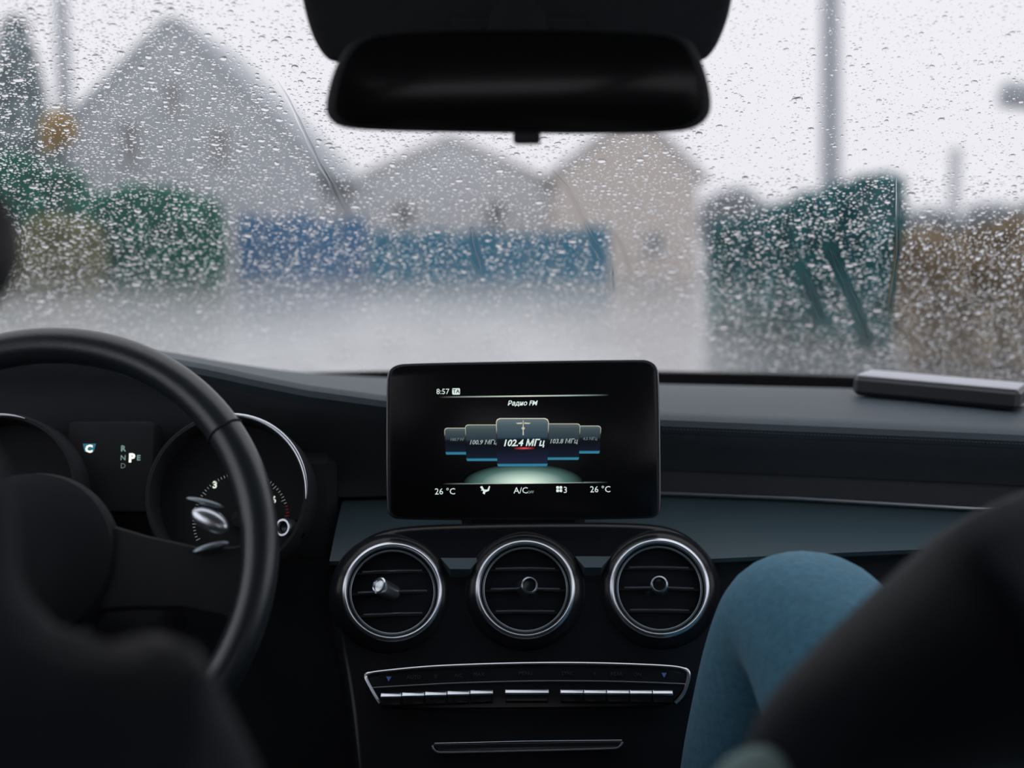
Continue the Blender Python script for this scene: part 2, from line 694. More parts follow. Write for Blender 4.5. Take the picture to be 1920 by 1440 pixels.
# ------------------------------------------------------------------ INSTRUMENT CLUSTER
WX = -.384
clus = empty('instrument_cluster', (WX, 1.38, 1.0), 'dark instrument cluster with chrome ringed dials behind the steering wheel', 'gauge')
CP = Plane(P(425, 925, 1.30), tilt=18)
pxm = 1.335 / FPX
CP_L = Plane(CP.o + Vector((-.22, 0, 0)), tilt=18)


def dial(pl, name_suffix, right):
    b = MB()
    b.lathe(pl, [(.0715, -.045), (.0725, -.004), (.0735, .0), (.0765, .0), (.079, -.006), (.080, -.05)], n=72)
    h = b.build('gauge_tube', M_MATTE, clus)
    b = MB()
    arc = [R(d_ if right else 180 - d_) for d_ in range(-4, 109, 4)]  # highlight shaped as a tapering arc; the unlit rest is left out
    b.tube([pl.pt(.0758 * math.cos(t), .0758 * math.sin(t), .001) for t in arc], [.0006 + .0016 * math.sin(math.pi * min(1, max(0, i / (len(arc) - 1)))) ** .5 for i in range(len(arc))], 10)
    tag(b.build('gauge_ring_glint', M_CHROME, clus), 'bright arc of the chrome ring, its unlit rest left out')
    b = MB()
    b.lathe(pl, [(.0001, -.034), (.072, -.034), (.072, -.05)], n=48)
    f = b.build('dial_face', M_MATTE, clus)
    return f


face_r = dial(CP, '', True)
dial(CP_L, '', False)
DP = Plane(P(452, 975, 1.325), tilt=18)
DR = 92 * 1.325 / FPX
M_TICK = emis('gauge_white', [(0, (.30, .34, .31)), (1, (.30, .34, .31))], .55)
M_TICKRED = emis('gauge_red', [(0, (.25, .02, .03)), (1, (.25, .02, .03))], .5)
tk, tr_ = MB(), MB()
for i in range(0, 57):
    ang = R(205 - i * 4.0)
    r0, r1 = DR - (.0042 if i % 5 == 0 else .0026), DR
    q = [DP.pt(r_ * math.cos(ang + s * (.006)), r_ * math.sin(ang + s * .006), .001) for r_, s in ((r0, -1), (r0, 1), (r1, 1), (r1, -1))]
    (tk if ang > R(20) else tr_).add(q, [(0, 1, 2, 3)])
o = tk.build('scale_marks', M_TICK, clus, smooth=False)
tag(o, kind='stuff')
o = tr_.build('red_scale_marks', M_TICKRED, clus, smooth=False)
tag(o, 'dim red end of the dial scale', kind='stuff')
needle = MB()
needle.prism(DP, [(-.002, -.01), (.002, -.01), (.0008, .04), (-.0008, .04)], .002, .0035)
needle.prism(DP, rrect(-.009, -.009, .009, .009, .0089), .001, .006, .002)
nd = needle.build('needle', M_MATTE, clus)


FONTS = {}


def text(s, pl, a, b, size, m, parent, name='lettering', align='CENTER', shear=0.0, bold=0.0, h=.0006, sx=1.0, thick=.0001):
    """Flat lettering standing on a working plane; a, b are its anchor on the baseline."""
    cu = bpy.data.curves.new('t', 'FONT')
    cu.body = s
    cu.size = size
    cu.align_x = align
    cu.shear = shear
    cu.offset = bold
    cu.resolution_u = 2
    cu.extrude = thick
    to = bpy.data.objects.new('t', cu)
    COL.objects.link(to)
    bpy.context.view_layer.update()
    dg = bpy.context.evaluated_depsgraph_get()
    me = bpy.data.meshes.new_from_object(to.evaluated_get(dg))
    bpy.data.objects.remove(to)
    bpy.data.curves.remove(cu)
    vs = [pl.pt(a + v.co.x * sx, b + v.co.y, h + v.co.z) for v in me.vertices]
    fs = [tuple(p.vertices) for p in me.polygons]
    bpy.data.meshes.remove(me)
    return obj(name, vs, fs, m, parent)


def ptext(s, pl, px, py, hpx, m, parent, **kw):
    """Lettering whose baseline anchor stands under pixel (px, py), capitals hpx pixels high."""
    a, b = pl.uv(px, py)
    d = (pl.pt(a, b) - EYE).dot(FWD)
    return text(s, pl, a, b, hpx * d / FPX / .73, m, parent, **kw)


M_NUM = emis('gauge_number', [(0, (.62, .68, .60)), (1, (.62, .68, .60))], .9)
ptext('3', DP, 403, 915, 13, M_NUM, clus, name='numeral', bold=.0004)
ptext('6', DP, 513, 943, 13, M_NUM, clus, name='numeral', bold=.0004)
# middle information display between the dials
IP = Plane(P(205, 860, 1.345), tilt=14)
idp = MB()
a0, b0 = IP.uv(120, 960)
a1, b1 = IP.uv(290, 790)
idp.prism(IP, rrect(a0, b0, a1, b1, .006), -.03, 0, .002)
info = idp.build('info_display', M_MATTE, clus)
M_GRN = emis('info_green', [(0, (.14, .22, .20)), (1, (.14, .22, .20))], .9)
M_BRT = emis('info_bright', [(0, (.85, .85, .74)), (1, (.85, .85, .74))], 1.1)
ptext('R', IP, 231, 846, 11, M_GRN, info, bold=.0003)
ptext('N', IP, 231, 863, 10, M_GRN, info, bold=.0001)
ptext('D', IP, 231, 878, 10, M_TEXTFAINT, info)
ptext('P', IP, 247, 866, 16, M_BRT, info, bold=.0006)
ptext('E', IP, 260, 863, 10, M_GRN, info, bold=.0003)
sg = MB()
a0, b0 = IP.uv(155, 847)
a1, b1 = IP.uv(180, 832)
sg.prism(IP, [(a0 + .002, b0), (a1 - .002, b0), (a1, b1), (a0, b1)], 0, .0005)
sg.build('warning_lamp', emis('info_blue', [(0, (.03, .13, .20)), (1, (.05, .20, .26))], .9), info, smooth=False)
ptext('C', IP, 167, 848, 14, M_BRT, info, bold=.0005, h=.001)
# start button: chrome ring beside the cluster
SB = Plane(P(538, 990, 1.30), tilt=15, yaw=-28)
stb = empty('start_button', SB.o, 'small chrome ringed push button right of the steering wheel rim', 'button')
b = MB()
b.lathe(SB, [(.0052, .004), (.0062, .0075), (.0082, .0075), (.0094, .003), (.0094, -.004)], n=40)
b.build('button_ring', M_CHROME, stb)
b = MB()
b.lathe(SB, [(.0001, .004), (.003, .0045), (.0053, .003), (.0055, -.004), (.0092, -.004), (.0092, -.02)], n=32)
b.build('button_cap', M_GLOSS, stb)

# ------------------------------------------------------------------ STEERING WHEEL
WP = Plane((WX, 1.083, .944), tilt=25)
wheel = empty('steering_wheel', WP.o, 'black leather steering wheel in front of the driver', 'steering wheel')
RIM = .183
rim = MB()
N = 128
pts = [WP.pt(RIM * math.cos(2 * math.pi * i / N), RIM * math.sin(2 * math.pi * i / N)) for i in range(N)]
rim.tube(pts, .0152, 18, closed=True)
rim.build('rim', M_LEATHER, wheel)
for ang in (36, 144, 215, 325):
    s_ = MB()
    c = WP.pt(RIM * math.cos(R(ang)), RIM * math.sin(R(ang)))
    rad = (c - WP.o).normalized()
    s_.tube([c + (rad * math.cos(t) + WP.n * math.sin(t)) * .0154 for t in [2 * math.pi * k / 24 for k in range(24)]], .0011, 6, closed=True)
    s_.build('rim_seam', M_MATTE, wheel)
hub = MB()
hub.lathe(WP, [(.001, .030), (.03, .029), (.055, .024), (.068, .014), (.072, .0), (.068, -.03), (.05, -.07)], n=48)
hub.build('airbag_cover', mat('airbag_plastic', (.018, .021, .025), .7, spec=.2, var=.1, bump=.2, bscale=700), wheel)
# three spokes, each its own part, blending from hub to rim
for ang, wd in ((-6, .030), (186, .030), (-90, .045)):
    sp = MB()
    pl = Plane(WP.o, 25)
    ca, sa = math.cos(R(ang)), math.sin(R(ang))
    secs = []
    for r0, w_, t_ in ((.05, wd * 1.25, .012), (.09, wd, .010), (.13, wd * .85, .009), (.160, wd * .95, .008), (.182, wd * 1.25, .008)):
        ring = []
        for k in range(12):
            t = 2 * math.pi * k / 12
            u = w_ * math.copysign(abs(math.cos(t)) ** .6, math.cos(t))
            hh = t_ * math.copysign(abs(math.sin(t)) ** .6, math.sin(t)) - .002
            ring.append(WP.pt(ca * r0 - sa * u, sa * r0 + ca * u, hh))
        secs.append(ring)
    vs = [v for r_ in secs for v in r_]
    fs = [(i * 12 + k, i * 12 + (k + 1) % 12, (i + 1) * 12 + (k + 1) % 12, (i + 1) * 12 + k) for i in range(4) for k in range(12)]
    fs += [tuple(range(12)), tuple(48 + k for k in range(12))]
    spk = sp.add(vs, fs).build('spoke', M_MATTE, wheel)
    if ang == -6:
        right_spoke = spk
        SPP = WP


def blob(pl, c, rx, ry, rz, rot, name, m, parent, h=0.0):
    b_ = MB()
    n1, n2 = 20, 10
    vs, fs = [], []
    cr, sr = math.cos(R(rot)), math.sin(R(rot))
    for i in range(n2 + 1):
        ph = math.pi * i / n2
        for j in range(n1):
            t = 2 * math.pi * j / n1
            x, y, z = rx * math.sin(ph) * math.cos(t), ry * math.sin(ph) * math.sin(t), rz * math.cos(ph)
            vs.append(pl.pt(c[0] + x * cr - y * sr, c[1] + x * sr + y * cr, h + z))
    for i in range(n2):
        for j in range(n1):
            fs.append((i * n1 + j, i * n1 + (j + 1) % n1, (i + 1) * n1 + (j + 1) % n1, (i + 1) * n1 + j))
    return b_.add(vs, fs).build(name, m, parent)


c = WP.uv(393, 975, .012)
tag(blob(WP, c, .017, .009, .007, -28, 'spoke_trim', M_CHROME, wheel, h=.010), 'silver upper spoke trim')
c = WP.uv(384, 943, .008)
tag(blob(WP, c, .016, .0028, .004, -14, 'spoke_trim', M_DCHROME, wheel, h=.008), 'thin silver edge')
c = WP.uv(394, 1026, .012)
tag(blob(WP, c, .015, .0035, .004, 16, 'spoke_trim', M_DCHROME, wheel, h=.010), 'lower silver spoke trim')
sc = MB()
sc.tube([WP.o - WP.n * .03, WP.o - WP.n * .16, WP.o - WP.n * .30], [.045, .05, .06], 20)
sc.build('column', M_MATTE, wheel)

# ------------------------------------------------------------------ CENTRE STACK
CS = Plane(P(985, 1105, 1.27), tilt=25)
KX = (CS.o - EYE).dot(FWD) / FPX       # metres per pixel there
stack = empty('centre_stack', CS.o, 'glossy black centre stack panel sloping down below the screen', 'console')


def cs(px, py, h=0):
    return CS.uv(px, py, h)


def cs3_(px, py, h=.0):
    a_, b_ = cs(px, py, h)
    return CS.pt(a_, b_, h)


out_px = [(626, 1080), (642, 1040), (672, 1006), (720, 984), (800, 976), (985, 972), (1170, 972), (1256, 978), (1304, 1002), (1338, 1040), (1358, 1100), (1352, 1200), (1330, 1300), (1318, 1400), (1312, 1500), (1306, 1640),
          (670, 1640), (662, 1500), (652, 1400), (640, 1300), (622, 1200), (614, 1130)]
outl = smooth_poly([Vector(cs(*p)) for p in out_px], True, 2)
b = MB()
b.prism(CS, [tuple(p) for p in outl], -.07, -.006, .012, 5)
b.build('panel', M_GLOSS, stack)
for x0, x1, y0 in ((826, 900, 1046), (1078, 1146, 1043)):    # satin wedges between the collars
    b = MB()
    fr = [cs3_(x0, y0, -.004), cs3_(x1, y0, -.004), cs3_(x1 - 18, y0 + 21, .005), cs3_(x0 + 18, y0 + 21, .005)]
    bk = [q - CS.n * .012 - CS.b * .006 for q in fr]
    b.add(fr + bk, [(0, 1, 2, 3), (7, 6, 5, 4), (0, 4, 5, 1), (1, 5, 6, 2), (2, 6, 7, 3), (3, 7, 4, 0)])
    tag(b.build('ledge', M_TRIM, stack, smooth=False), 'grey satin wedge between two vents')

VENTS = ((737, 1110, 6, 'left'), (985, 1105, 0, 'mid'), (1236, 1103, -2, 'right'))
VLAB = {'left': 'chrome ringed round air vent beside the steering wheel, knob pushed left',
        'mid': 'middle one of the three round air vents below the screen',
        'right': 'chrome ringed round air vent nearest the knee in jeans'}
for px, py, yaw, nm in VENTS:
    a, bb = cs(px, py)
    VP = Plane(CS.pt(a, bb, .004), tilt=25, yaw=yaw)
    v = empty('air_vent', VP.o, VLAB[nm], 'vent', 'round air vents in the centre stack')
    b = MB()
    b.lathe(VP, [(.0605, -.030), (.0600, -.020), (.0560, -.009), (.0500, -.002), (.0470, -.0005), (.0462, -.004)], n=80)
    b.build('collar', M_GLOSS, v)
    b = MB()
    rr = 94 * KX
    b.lathe(VP, [(rr + .0004, -.002), (rr + .0002, .0006), (rr - .0004, .0014), (rr - .0024, .0032), (rr - .0031, .0034), (rr - .0037, .0030), (rr - .0050, .0014), (rr - .0054, -.002)], n=96)
    b.build('chrome_ring', M_CHROME, v)
    b = MB()
    b.lathe(VP, [(rr - .0045, .001), (rr - .0052, -.003), (rr - .0062, -.006), (rr - .0085, -.007), (rr - .009, -.05), (.001, -.05)], n=80)
    b.build('duct', M_MATTE, v)
    b = MB()
    ri = 80 * KX
    b.lathe(VP, [(ri - .0006 + .0014 * math.cos(R(t)), -.0035 + .0014 * math.sin(R(t))) for t in range(-90, 271, 30)], n=80)
    tag(b.build('inner_ring', M_DCHROME, v), 'dark satin inner ring')
    for dy in (.0195, 0, -.0210):
        half = math.sqrt(max(1e-6, (ri - .001) ** 2 - dy * dy)) * .97
        b = MB()
        ring = []
        nseg = 14
        for i in range(nseg + 1):
            u = -half + 2 * half * i / nseg
            sag = -.0008 * (u / half) ** 2
            ring.append([VP.pt(u, dy + sag + .0014, -.009), VP.pt(u, dy + sag + .0006, -.0065), VP.pt(u, dy + sag - .0010, -.007), VP.pt(u, dy + sag - .004, -.045), VP.pt(u, dy + sag - .002, -.045)])
        vs = [q for r_ in ring for q in r_]
        fs = [(i * 5 + k, i * 5 + (k + 1) % 5, (i + 1) * 5 + (k + 1) % 5, (i + 1) * 5 + k) for i in range(nseg) for k in range(5)]
        fs += [tuple(range(5)), tuple(nseg * 5 + k for k in range(5))]
        sl = b.add(vs, fs).build('slat', M_MATTE, v)
        e = MB()
        u0, u1 = -half * .86, half * .86
        e.tube([VP.pt(u0 + (u1 - u0) * i / 10, dy + .0014 - .0008 * ((u0 + (u1 - u0) * i / 10) / half) ** 2, -.0066) for i in range(11)], .0008, 8)
        tag(e.build('slat_edge', M_DCHROME, sl), 'thin satin metal edge')
    # vane knob
    KP = Plane(VP.pt(-.004 if nm == 'left' else (.0 if nm == 'mid' else .001), .002, -.006), tilt=22 if nm != 'left' else 30, yaw={'left': 38, 'mid': -16, 'right': 10}[nm] * (-1))
    b = MB()
    b.lathe(KP, [(.0040, -.012), (.0075, -.008), (.0080, .010), (.0084, .012), (.0080, .0148), (.0066, .0158), (.0058, .0150)], n=36)
    kb = b.build('knob', M_CHROME if nm == 'left' else M_DCHROME, v)
    b = MB()
    b.lathe(KP, [(.0059, .0152), (.0052, .0135), (.003, .013), (.0001, .013)], n=28)
    b.build('knob_face', M_GLOSS if nm != 'left' else M_CHROME, kb)

# climate strip
clim = empty('climate_panel', CS.pt(*cs(985, 1285)), 'chrome framed climate control strip with silver rocker buttons under the vents', 'control panel')


def cs3(px, py, h=.0):
    a_, b_ = cs(px, py, h)
    return CS.pt(a_, b_, h)


plate_px = [(690, 1268), (800, 1252), (985, 1246), (1170, 1246), (1284, 1258), (1288, 1278), (1268, 1312), (1235, 1326), (985, 1330), (740, 1330), (712, 1318), (692, 1282)]
b = MB()
b.prism(CS, [tuple(q) for q in smooth_poly([Vector(cs(*p)) for p in plate_px], True, 1)], -.006, .001, .002)
b.build('face_plate', M_GLOSS, clim)
top = [(712, 1318), (704, 1306), (692, 1284), (684, 1268), (690, 1262), (720, 1258), (800, 1250), (890, 1246), (985, 1243.5), (1080, 1243), (1170, 1245), (1260, 1249), (1286, 1254), (1293, 1263), (1288, 1285), (1280, 1305), (1266, 1318)]
b = MB()
tp = smooth_poly([cs3(x, y, .002) for x, y in top], False, 2)
b.tube(tp, [.0012 + .0006 * (1 if (i < 18 or i > len(tp) - 19) else 0) for i in range(len(tp))], 8)
b.build('chrome_frame', M_CHROME, clim)
mid = [(694, 1290), (760, 1286), (850, 1281), (985, 1277), (1100, 1277), (1200, 1279), (1286, 1283)]
b = MB()
b.tube(smooth_poly([cs3(x, y, .0015) for x, y in mid], False, 2), .0008, 8)
tag(b.build('divider', M_DCHROME, clim), 'thin satin rib')
xsL = [713, 753, 796, 838, 881, 925]
xsR = [1050, 1094, 1137, 1180, 1223, 1262]
rows = [(xsL[i], xsL[i + 1]) for i in range(5)] + [(947, 1029)] + [(xsR[i], xsR[i + 1]) for i in range(5)]


def bar_y(px):
    return interp(px, [713, 925, 985, 1262], [1303, 1296, 1295, 1297])


for x0, x1 in rows:
    y0, y1 = bar_y(x0), bar_y(x1)
    bt = empty('rocker_button', cs3((x0 + x1) / 2, (y0 + y1) / 2), None, None)
    bt.parent = clim
    bt.location = bt.location - clim.location
    base_w = [cs(x0 + 1, y0 - 4, .004), cs(x1 - 1, y1 - 4, .004), cs(x1 - 1, y1 + 22, .004), cs(x0 + 1, y0 + 22, .004)]
    b = MB()
    b.prism(CS, base_w, -.002, .006, .002, 3)
    o = b.build('key', M_GLOSS, None)
    o.parent = bt
    o.location = -(clim.location + bt.location)
    b = MB()
    wpx = (x1 - x0) * KX / 2 - .0005
    BP = Plane(cs3((x0 + x1) / 2, (y0 + y1) / 2, .0065), tilt=62, roll=math.degrees(math.atan2(y0 - y1, x1 - x0)))
    b.prism(BP, rrect(-wpx, -.0026, wpx, .0026, .0010, 3), -.002, .0, .0007, 3)
    o = b.build('key_bar', M_CHROME, None)
    o.parent = bt
    o.location = -(clim.location + bt.location)
M_ICON = mat('grey_print', (.05, .055, .06), .5, var=.1)
M_ICONB = emis('blue_led', [(0, (.03, .05, .14)), (1, (.03, .05, .14))], .7)
for x, y, s in ((776, 1273, 'AUTO'), (817, 1272, '0'), (860, 1270, 'A/C'), (898, 1268, 'MAX'), (985, 1266, 'MENU'), (1065, 1266, 'SYNC'), (1115, 1266, '±'), (1156, 1267, 'REAR'), (1195, 1268, 'ON')):
    ptext(s, CS, x, y, 7, M_ICON, clim, h=.0016, name='key_symbol')
for x, y in ((729, 1273), (1245, 1266)):
    b = MB()
    b.prism(CS, [cs(x, y + 5), cs(x - 5, y - 4), cs(x + 5, y - 4)], .001, .0018)
    tag(b.build('indicator_lamp', M_ICONB, clim, smooth=False), 'small blue triangular lamp')

# lower compartment with its metal edge
comp = empty('storage_cover', CS.pt(*cs(985, 1400)), 'black sliding compartment cover with thin metal edge at the bottom of the console', 'cover')
b = MB()
b.prism(CS, [cs(812, 1394), cs(1165, 1388), cs(1158, 1402), cs(1145, 1404), cs(830, 1412), cs(818, 1408)], -.004, .002, .002)
b.build('flap', M_GLOSS, comp)
b = MB()
b.tube(smooth_poly([cs3(x, y, .003) for x, y in ((810, 1398), (813, 1405), (820, 1411), (840, 1411), (985, 1408), (1140, 1404), (1158, 1403), (1164, 1398), (1168, 1391))], False, 2), .0011, 8)
b.build('metal_edge', M_CHROME, comp)
b = MB()
b.tube([cs3(815, 1394, .0015), cs3(985, 1390, .0015), cs3(1166, 1388, .0015)], .0005, 6)
tag(b.build('seam', M_DCHROME, comp))

# ------------------------------------------------------------------ MULTIMEDIA SCREEN
SP = Plane(P(981, 822, 1.30), tilt=8, roll=.45)
scr = empty('display_screen', SP.o, 'freestanding black display on the dashboard showing an FM radio carousel', 'screen')


def su(px, py):
    return SP.uv(px, py)


out_px = [(726, 950), (726, 720), (729, 697), (742, 686), (765, 683), (980, 679), (1196, 676), (1216, 677), (1230, 687), (1235, 706), (1238, 950), (1234, 966), (1215, 972), (750, 974), (731, 966)]
ol = [tuple(q) for q in smooth_poly([Vector(su(*p)) for p in out_px], True, 2)]
b = MB()
b.prism(SP, ol, -.011, .0, .0025, 4)
b.build('housing', M_MATTE, scr)
b = MB()
c0 = Vector(su(981, 825))
b.tube([SP.pt(q[0], q[1], -.0022) for q in ol], .0011, 8, closed=True)
tag(b.build('bezel_edge', mat('dark_satin_bezel', (.16, .17, .19), .3, metal=1.0), scr), 'thin satin metal edge')
b = MB()
b.prism(SP, [tuple(c0 + (Vector(q) - c0) * .985) for q in ol], -.004, .0006, .0006, 2)
glass = b.build('screen_glass', mat('screen_glass', (.006, .0065, .008), .22, spec=.35, var=.1), scr)
b = MB()
b.box(P(981, 985, 1.335), (.12, .03, .06), bev=.01)
b.build('stand', M_MATTE, scr)


def patch(pts, m, parent, name, h=.0008, uvs=None):
    """Flat lit shape on the screen with its own uv square."""
    v2 = [Vector(p) for p in pts]
    xs_, ys_ = [p.x for p in v2], [p.y for p in v2]
    vs = [SP.pt(p.x, p.y, h) for p in v2]
    o = obj(name, vs, [tuple(range(len(vs)))], m, parent)
    uvl = o.data.uv_layers.new(name='uv')
    for li, l in enumerate(o.data.loops):
        p = v2[l.vertex_index]
        uvl.data[li].uv = ((p.x - min(xs_)) / (max(xs_) - min(xs_)), (p.y - min(ys_)) / (max(ys_) - min(ys_)))
    return o


def quad_px(x0, y0, x1, y1, skew=0):
    return [su(x0, y1), su(x1, y1 + skew), su(x1, y0 + skew), su(x0, y0)]


M_LINE = emis('screen_line', [(0, (0, 0, 0)), (.25, (.25, .30, .26)), (.5, (.50, .54, .46)), (.75, (.30, .38, .36)), (1, (0, 0, 0))], .9, axis='X')
M_LINE2 = emis('screen_line_low', [(0, (0, 0, 0)), (.3, (.25, .30, .26)), (.5, (.65, .72, .62)), (.7, (.25, .32, .30)), (1, (0, 0, 0))], .9, axis='X')
patch(quad_px(822, 743.4, 1142, 746.0, -4), M_LINE, glass, 'rule_line')
patch(quad_px(830, 906.0, 1140, 908.4, -3), M_LINE2, glass, 'rule_line')
M_GLOW = emis('floor_glow', [(0, (.62, .74, .62)), (.35, (.34, .46, .40)), (.7, (.06, .12, .11)), (1, (0, 0, 0))], .95, mode='radial')
gp = [su(868, 906)] + [su(981 + 113 * math.cos(t), 905 - 36 * math.sin(t)) for t in [math.pi - math.pi * i / 20 for i in range(21)]] + [su(1094, 904)]
patch(gp[::-1], M_GLOW, glass, 'floor_glow', h=.0008)
M_CARD = emis('card_face', [(0, (.006, .012, .03)), (.10, (.010, .012, .03)), (.40, (.004, .005, .008)), (.55, (.006, .008, .012)), (.60, (.022, .042, .06)), (.85, (.050, .075, .09)), (1, (.10, .13, .14))], 1.0)
M_CARD2 = emis('card_face_dim', [(0, (.006, .010, .02)), (.40, (.004, .005, .008)), (.52, (.006, .008, .011)), (.57, (.018, .030, .04)), (.85, (.038, .054, .06)), (1, (.08, .10, .10))], 1.0)
M_CREAM = emis('card_rim', [(0, (0, 0, 0)), (.45, (.02, .02, .02)), (.6, (.32, .34, .27)), (1, (.58, .60, .46))], .85)
M_CREAMD = emis('card_rim_dim', [(0, (0, 0, 0)), (.45, (.02, .02, .02)), (.6, (.22, .24, .20)), (1, (.38, .40, .32))], .85)
M_CYAN = emis('card_base', [(0, (.02, .10, .15)), (.5, (.03, .19, .28)), (1, (.01, .05, .09))], .9)


def card(x0, y0, x1, y1, face, rim, h, cut=None):
    rr_px = 7 if x1 - x0 > 80 else 5
    fx = [(x0 + 3, y1), (x1 - 3, y1)]
    arc = [(x1, y0 + rr_px), (x1 - rr_px * .3, y0 + rr_px * .3), (x1 - rr_px, y0), (x0 + rr_px, y0), (x0 + rr_px * .3, y0 + rr_px * .3), (x0, y0 + rr_px)]
    lowl, lowr = (x0 + 1, y0 + (y1 - y0) * .6), (x1 - 1, y0 + (y1 - y0) * .6)
    o = patch([su(*q) for q in fx + [lowr] + arc + [lowl]], face, glass, 'station_card', h)
    path = [lowr] + arc + [lowl]
    ins = []
    w_ = 1.4
    for i, q in enumerate(path):
        cx_, cy_ = (x0 + x1) / 2, y0 + (y1 - y0) * .6
        d_ = Vector((cx_ - q[0], (cy_ - q[1]) if 0 < i < len(path) - 1 else 0))
        sx_ = math.copysign(min(w_, abs(d_.x)), d_.x)
        sy_ = w_ if 1 < i < len(path) - 2 else 0
        ins.append((q[0] + sx_, q[1] + sy_))
    ring = path + ins[::-1]
    patch([su(*q) for q in ring], rim, o, 'card_rim', h + .0001)
    patch([su(x0 + 4, y1 + 1.5), su(x1 - 4, y1 + 1.5), su(x1 - 2, y1 - 4), su(x0 + 2, y1 - 4)], M_CYAN, o, 'card_base', h + .0001)
    return o


card(833, 802, 880, 851, M_CARD2, M_CREAMD, .0009)
card(1082, 798, 1127, 849, M_CARD2, M_CREAMD, .0009)
card(872, 796, 938, 863, M_CARD2, M_CREAMD, .0012)
card(1022, 794, 1088, 861, M_CARD2, M_CREAMD, .0012)
main_card = card(930, 784, 1029, 873, M_CARD, M_CREAM, .0016)
BI = dict(shear=.25)
ptext('8:57', SP, 818, 739, 10.5, M_TEXT, glass, align='LEFT', h=.0009, sx=1.0)
b = MB()
b.prism(SP, rrect(*su(848, 740), *su(862.5, 728), .001), .0006, .0009)
bd = b.build('traffic_badge', M_TEXT, glass, smooth=False)
ptext('TA', SP, 855.3, 737.2, 7.5, M_MATTE, bd, h=.0011, bold=.00006)
ptext('Радио FM', SP, 979, 760, 9.0, M_TEXT, glass, h=.0009, bold=.00012, **BI)
ptext('102.4 МГц', SP, 981, 836, 12.5, M_TEXT, main_card, h=.0019, bold=.00022, sx=1.0, **BI)
ptext('100.9 МГц', SP, 905.5, 833, 8.5, M_TEXTDIM, glass, h=.0014, bold=.00012, **BI)
ptext('103.8 МГц', SP, 1056, 831, 8.5, M_TEXTDIM, glass, h=.0014, bold=.00012, **BI)
ptext('100.7 М', SP, 856, 826.5, 5.5, M_TEXTFAINT, glass, h=.0011, bold=.00008, **BI)
ptext('4.5 МГц', SP, 1106, 825, 5.5, M_TEXTFAINT, glass, h=.0011, bold=.00008, **BI)
M_REDU = emis('red_underline', [(0, (0, 0, 0)), (.5, (.55, .05, .06)), (1, (0, 0, 0))], .9, axis='X')
patch(quad_px(962, 839, 1004, 842.5, -.5), M_REDU, main_card, 'underline', .0019)
an = MB()
for pts in ([(979.8, 816), (982.2, 816), (981.6, 788), (980.4, 788)], [(967, 793), (979, 792), (979, 795), (970, 795)], [(983, 792), (995, 793), (992, 795), (983, 795)], [(977.5, 803), (981, 799), (984.5, 803), (981, 807)]):
    an.prism(SP, [su(*q) for q in pts], .0017, .0019)
an.build('antenna_icon', emis('icon_cream', [(0, (.50, .47, .36)), (1, (.50, .47, .36))], .8), main_card, smooth=False)
ptext('26 °C', SP, 815, 927, 12, M_TEXT, glass, align='LEFT', h=.0009)
ptext('A/C', SP, 963, 925, 12, M_TEXT, glass, align='LEFT', h=.0009)
ptext('OFF', SP, 989, 925, 5, M_TEXTDIM, glass, align='LEFT', h=.0009)
ptext('3', SP, 1056, 924, 12, M_TEXT, glass, align='LEFT', h=.0009)
ptext('26 °C', SP, 1106, 923, 12, M_TEXT, glass, align='LEFT', h=.0009)
fan = MB()
for dx in (-3, 3):
    for dy in (-3, 3):
        fan.prism(SP, rrect(*su(1048.5 + dx - 2.6, 917 + dy + 2.6), *su(1048.5 + dx + 2.6, 917 + dy - 2.6), .0008), .0006, .0009)
fan.build('fan_icon', M_TEXT, glass, smooth=False)
sea = MB()
sea.prism(SP, [su(*q) for q in ((900, 913), (904, 911), (908, 918), (914, 918), (917, 911), (919, 912), (917, 920), (910, 923), (909, 927), (905, 925), (906, 921))], .0006, .0009)
sea.prism(SP, [su(*q) for q in ((902, 920), (907, 919), (904, 916))], .0006, .0009)
sea.build('airflow_icon', M_TEXT, glass, smooth=False)

# ------------------------------------------------------------------ CASE LYING ON THE DASH
c0 = P(1598, 737, 1.53)
c1 = P(1912, 760, 1.45)
zc_ = pad_rows(c0.x)
ux = Vector((c1.x - c0.x, c1.y - c0.y, 0))
ln = ux.length
ux.normalize()
zt0 = interp(c0.y, *zip(*sorted((p[0], p[1]) for p in pad_rows(c0.x)[2:9])))
zt1 = interp(c1.y, *zip(*sorted((p[0], p[1]) for p in pad_rows(min(c1.x, .79))[2:9])))
case = empty('slim_case', (c0 + c1) / 2, 'slim dark slab with a pale top coloured as sky sheen lying on the passenger side of the dashboard', 'case')
mid_ = Vector(((c0.x + c1.x) / 2, (c0.y + c1.y) / 2, (zt0 + zt1) / 2 + .0135))
uxx = Vector((ux.x * ln, ux.y * ln, zt1 - zt0)).normalized()
uz = Vector((0, 0, 1))
uy = uz.cross(uxx).normalized()
uz = uxx.cross(uy)
mrot = Matrix((uxx, uy, uz)).transposed()
b = MB()
b.box(mid_ + uy * .035, (ln, .072, .022), mrot, bev=.005)
b.build('body', mat('dark_case_shell', (.03, .033, .04), .4, var=.1), case)
b = MB()
b.box(mid_ + uy * .035 + uz * .0108, (ln - .007, .066, .003), mrot, bev=.0012)
tag(b.build('top_sheen', mat('sky_sheen_top', (.55, .57, .63), .4, metal=.15, var=.06), case), 'pale top face coloured as sky sheen')  # separate pale slab, the sky's reflection put into its colour

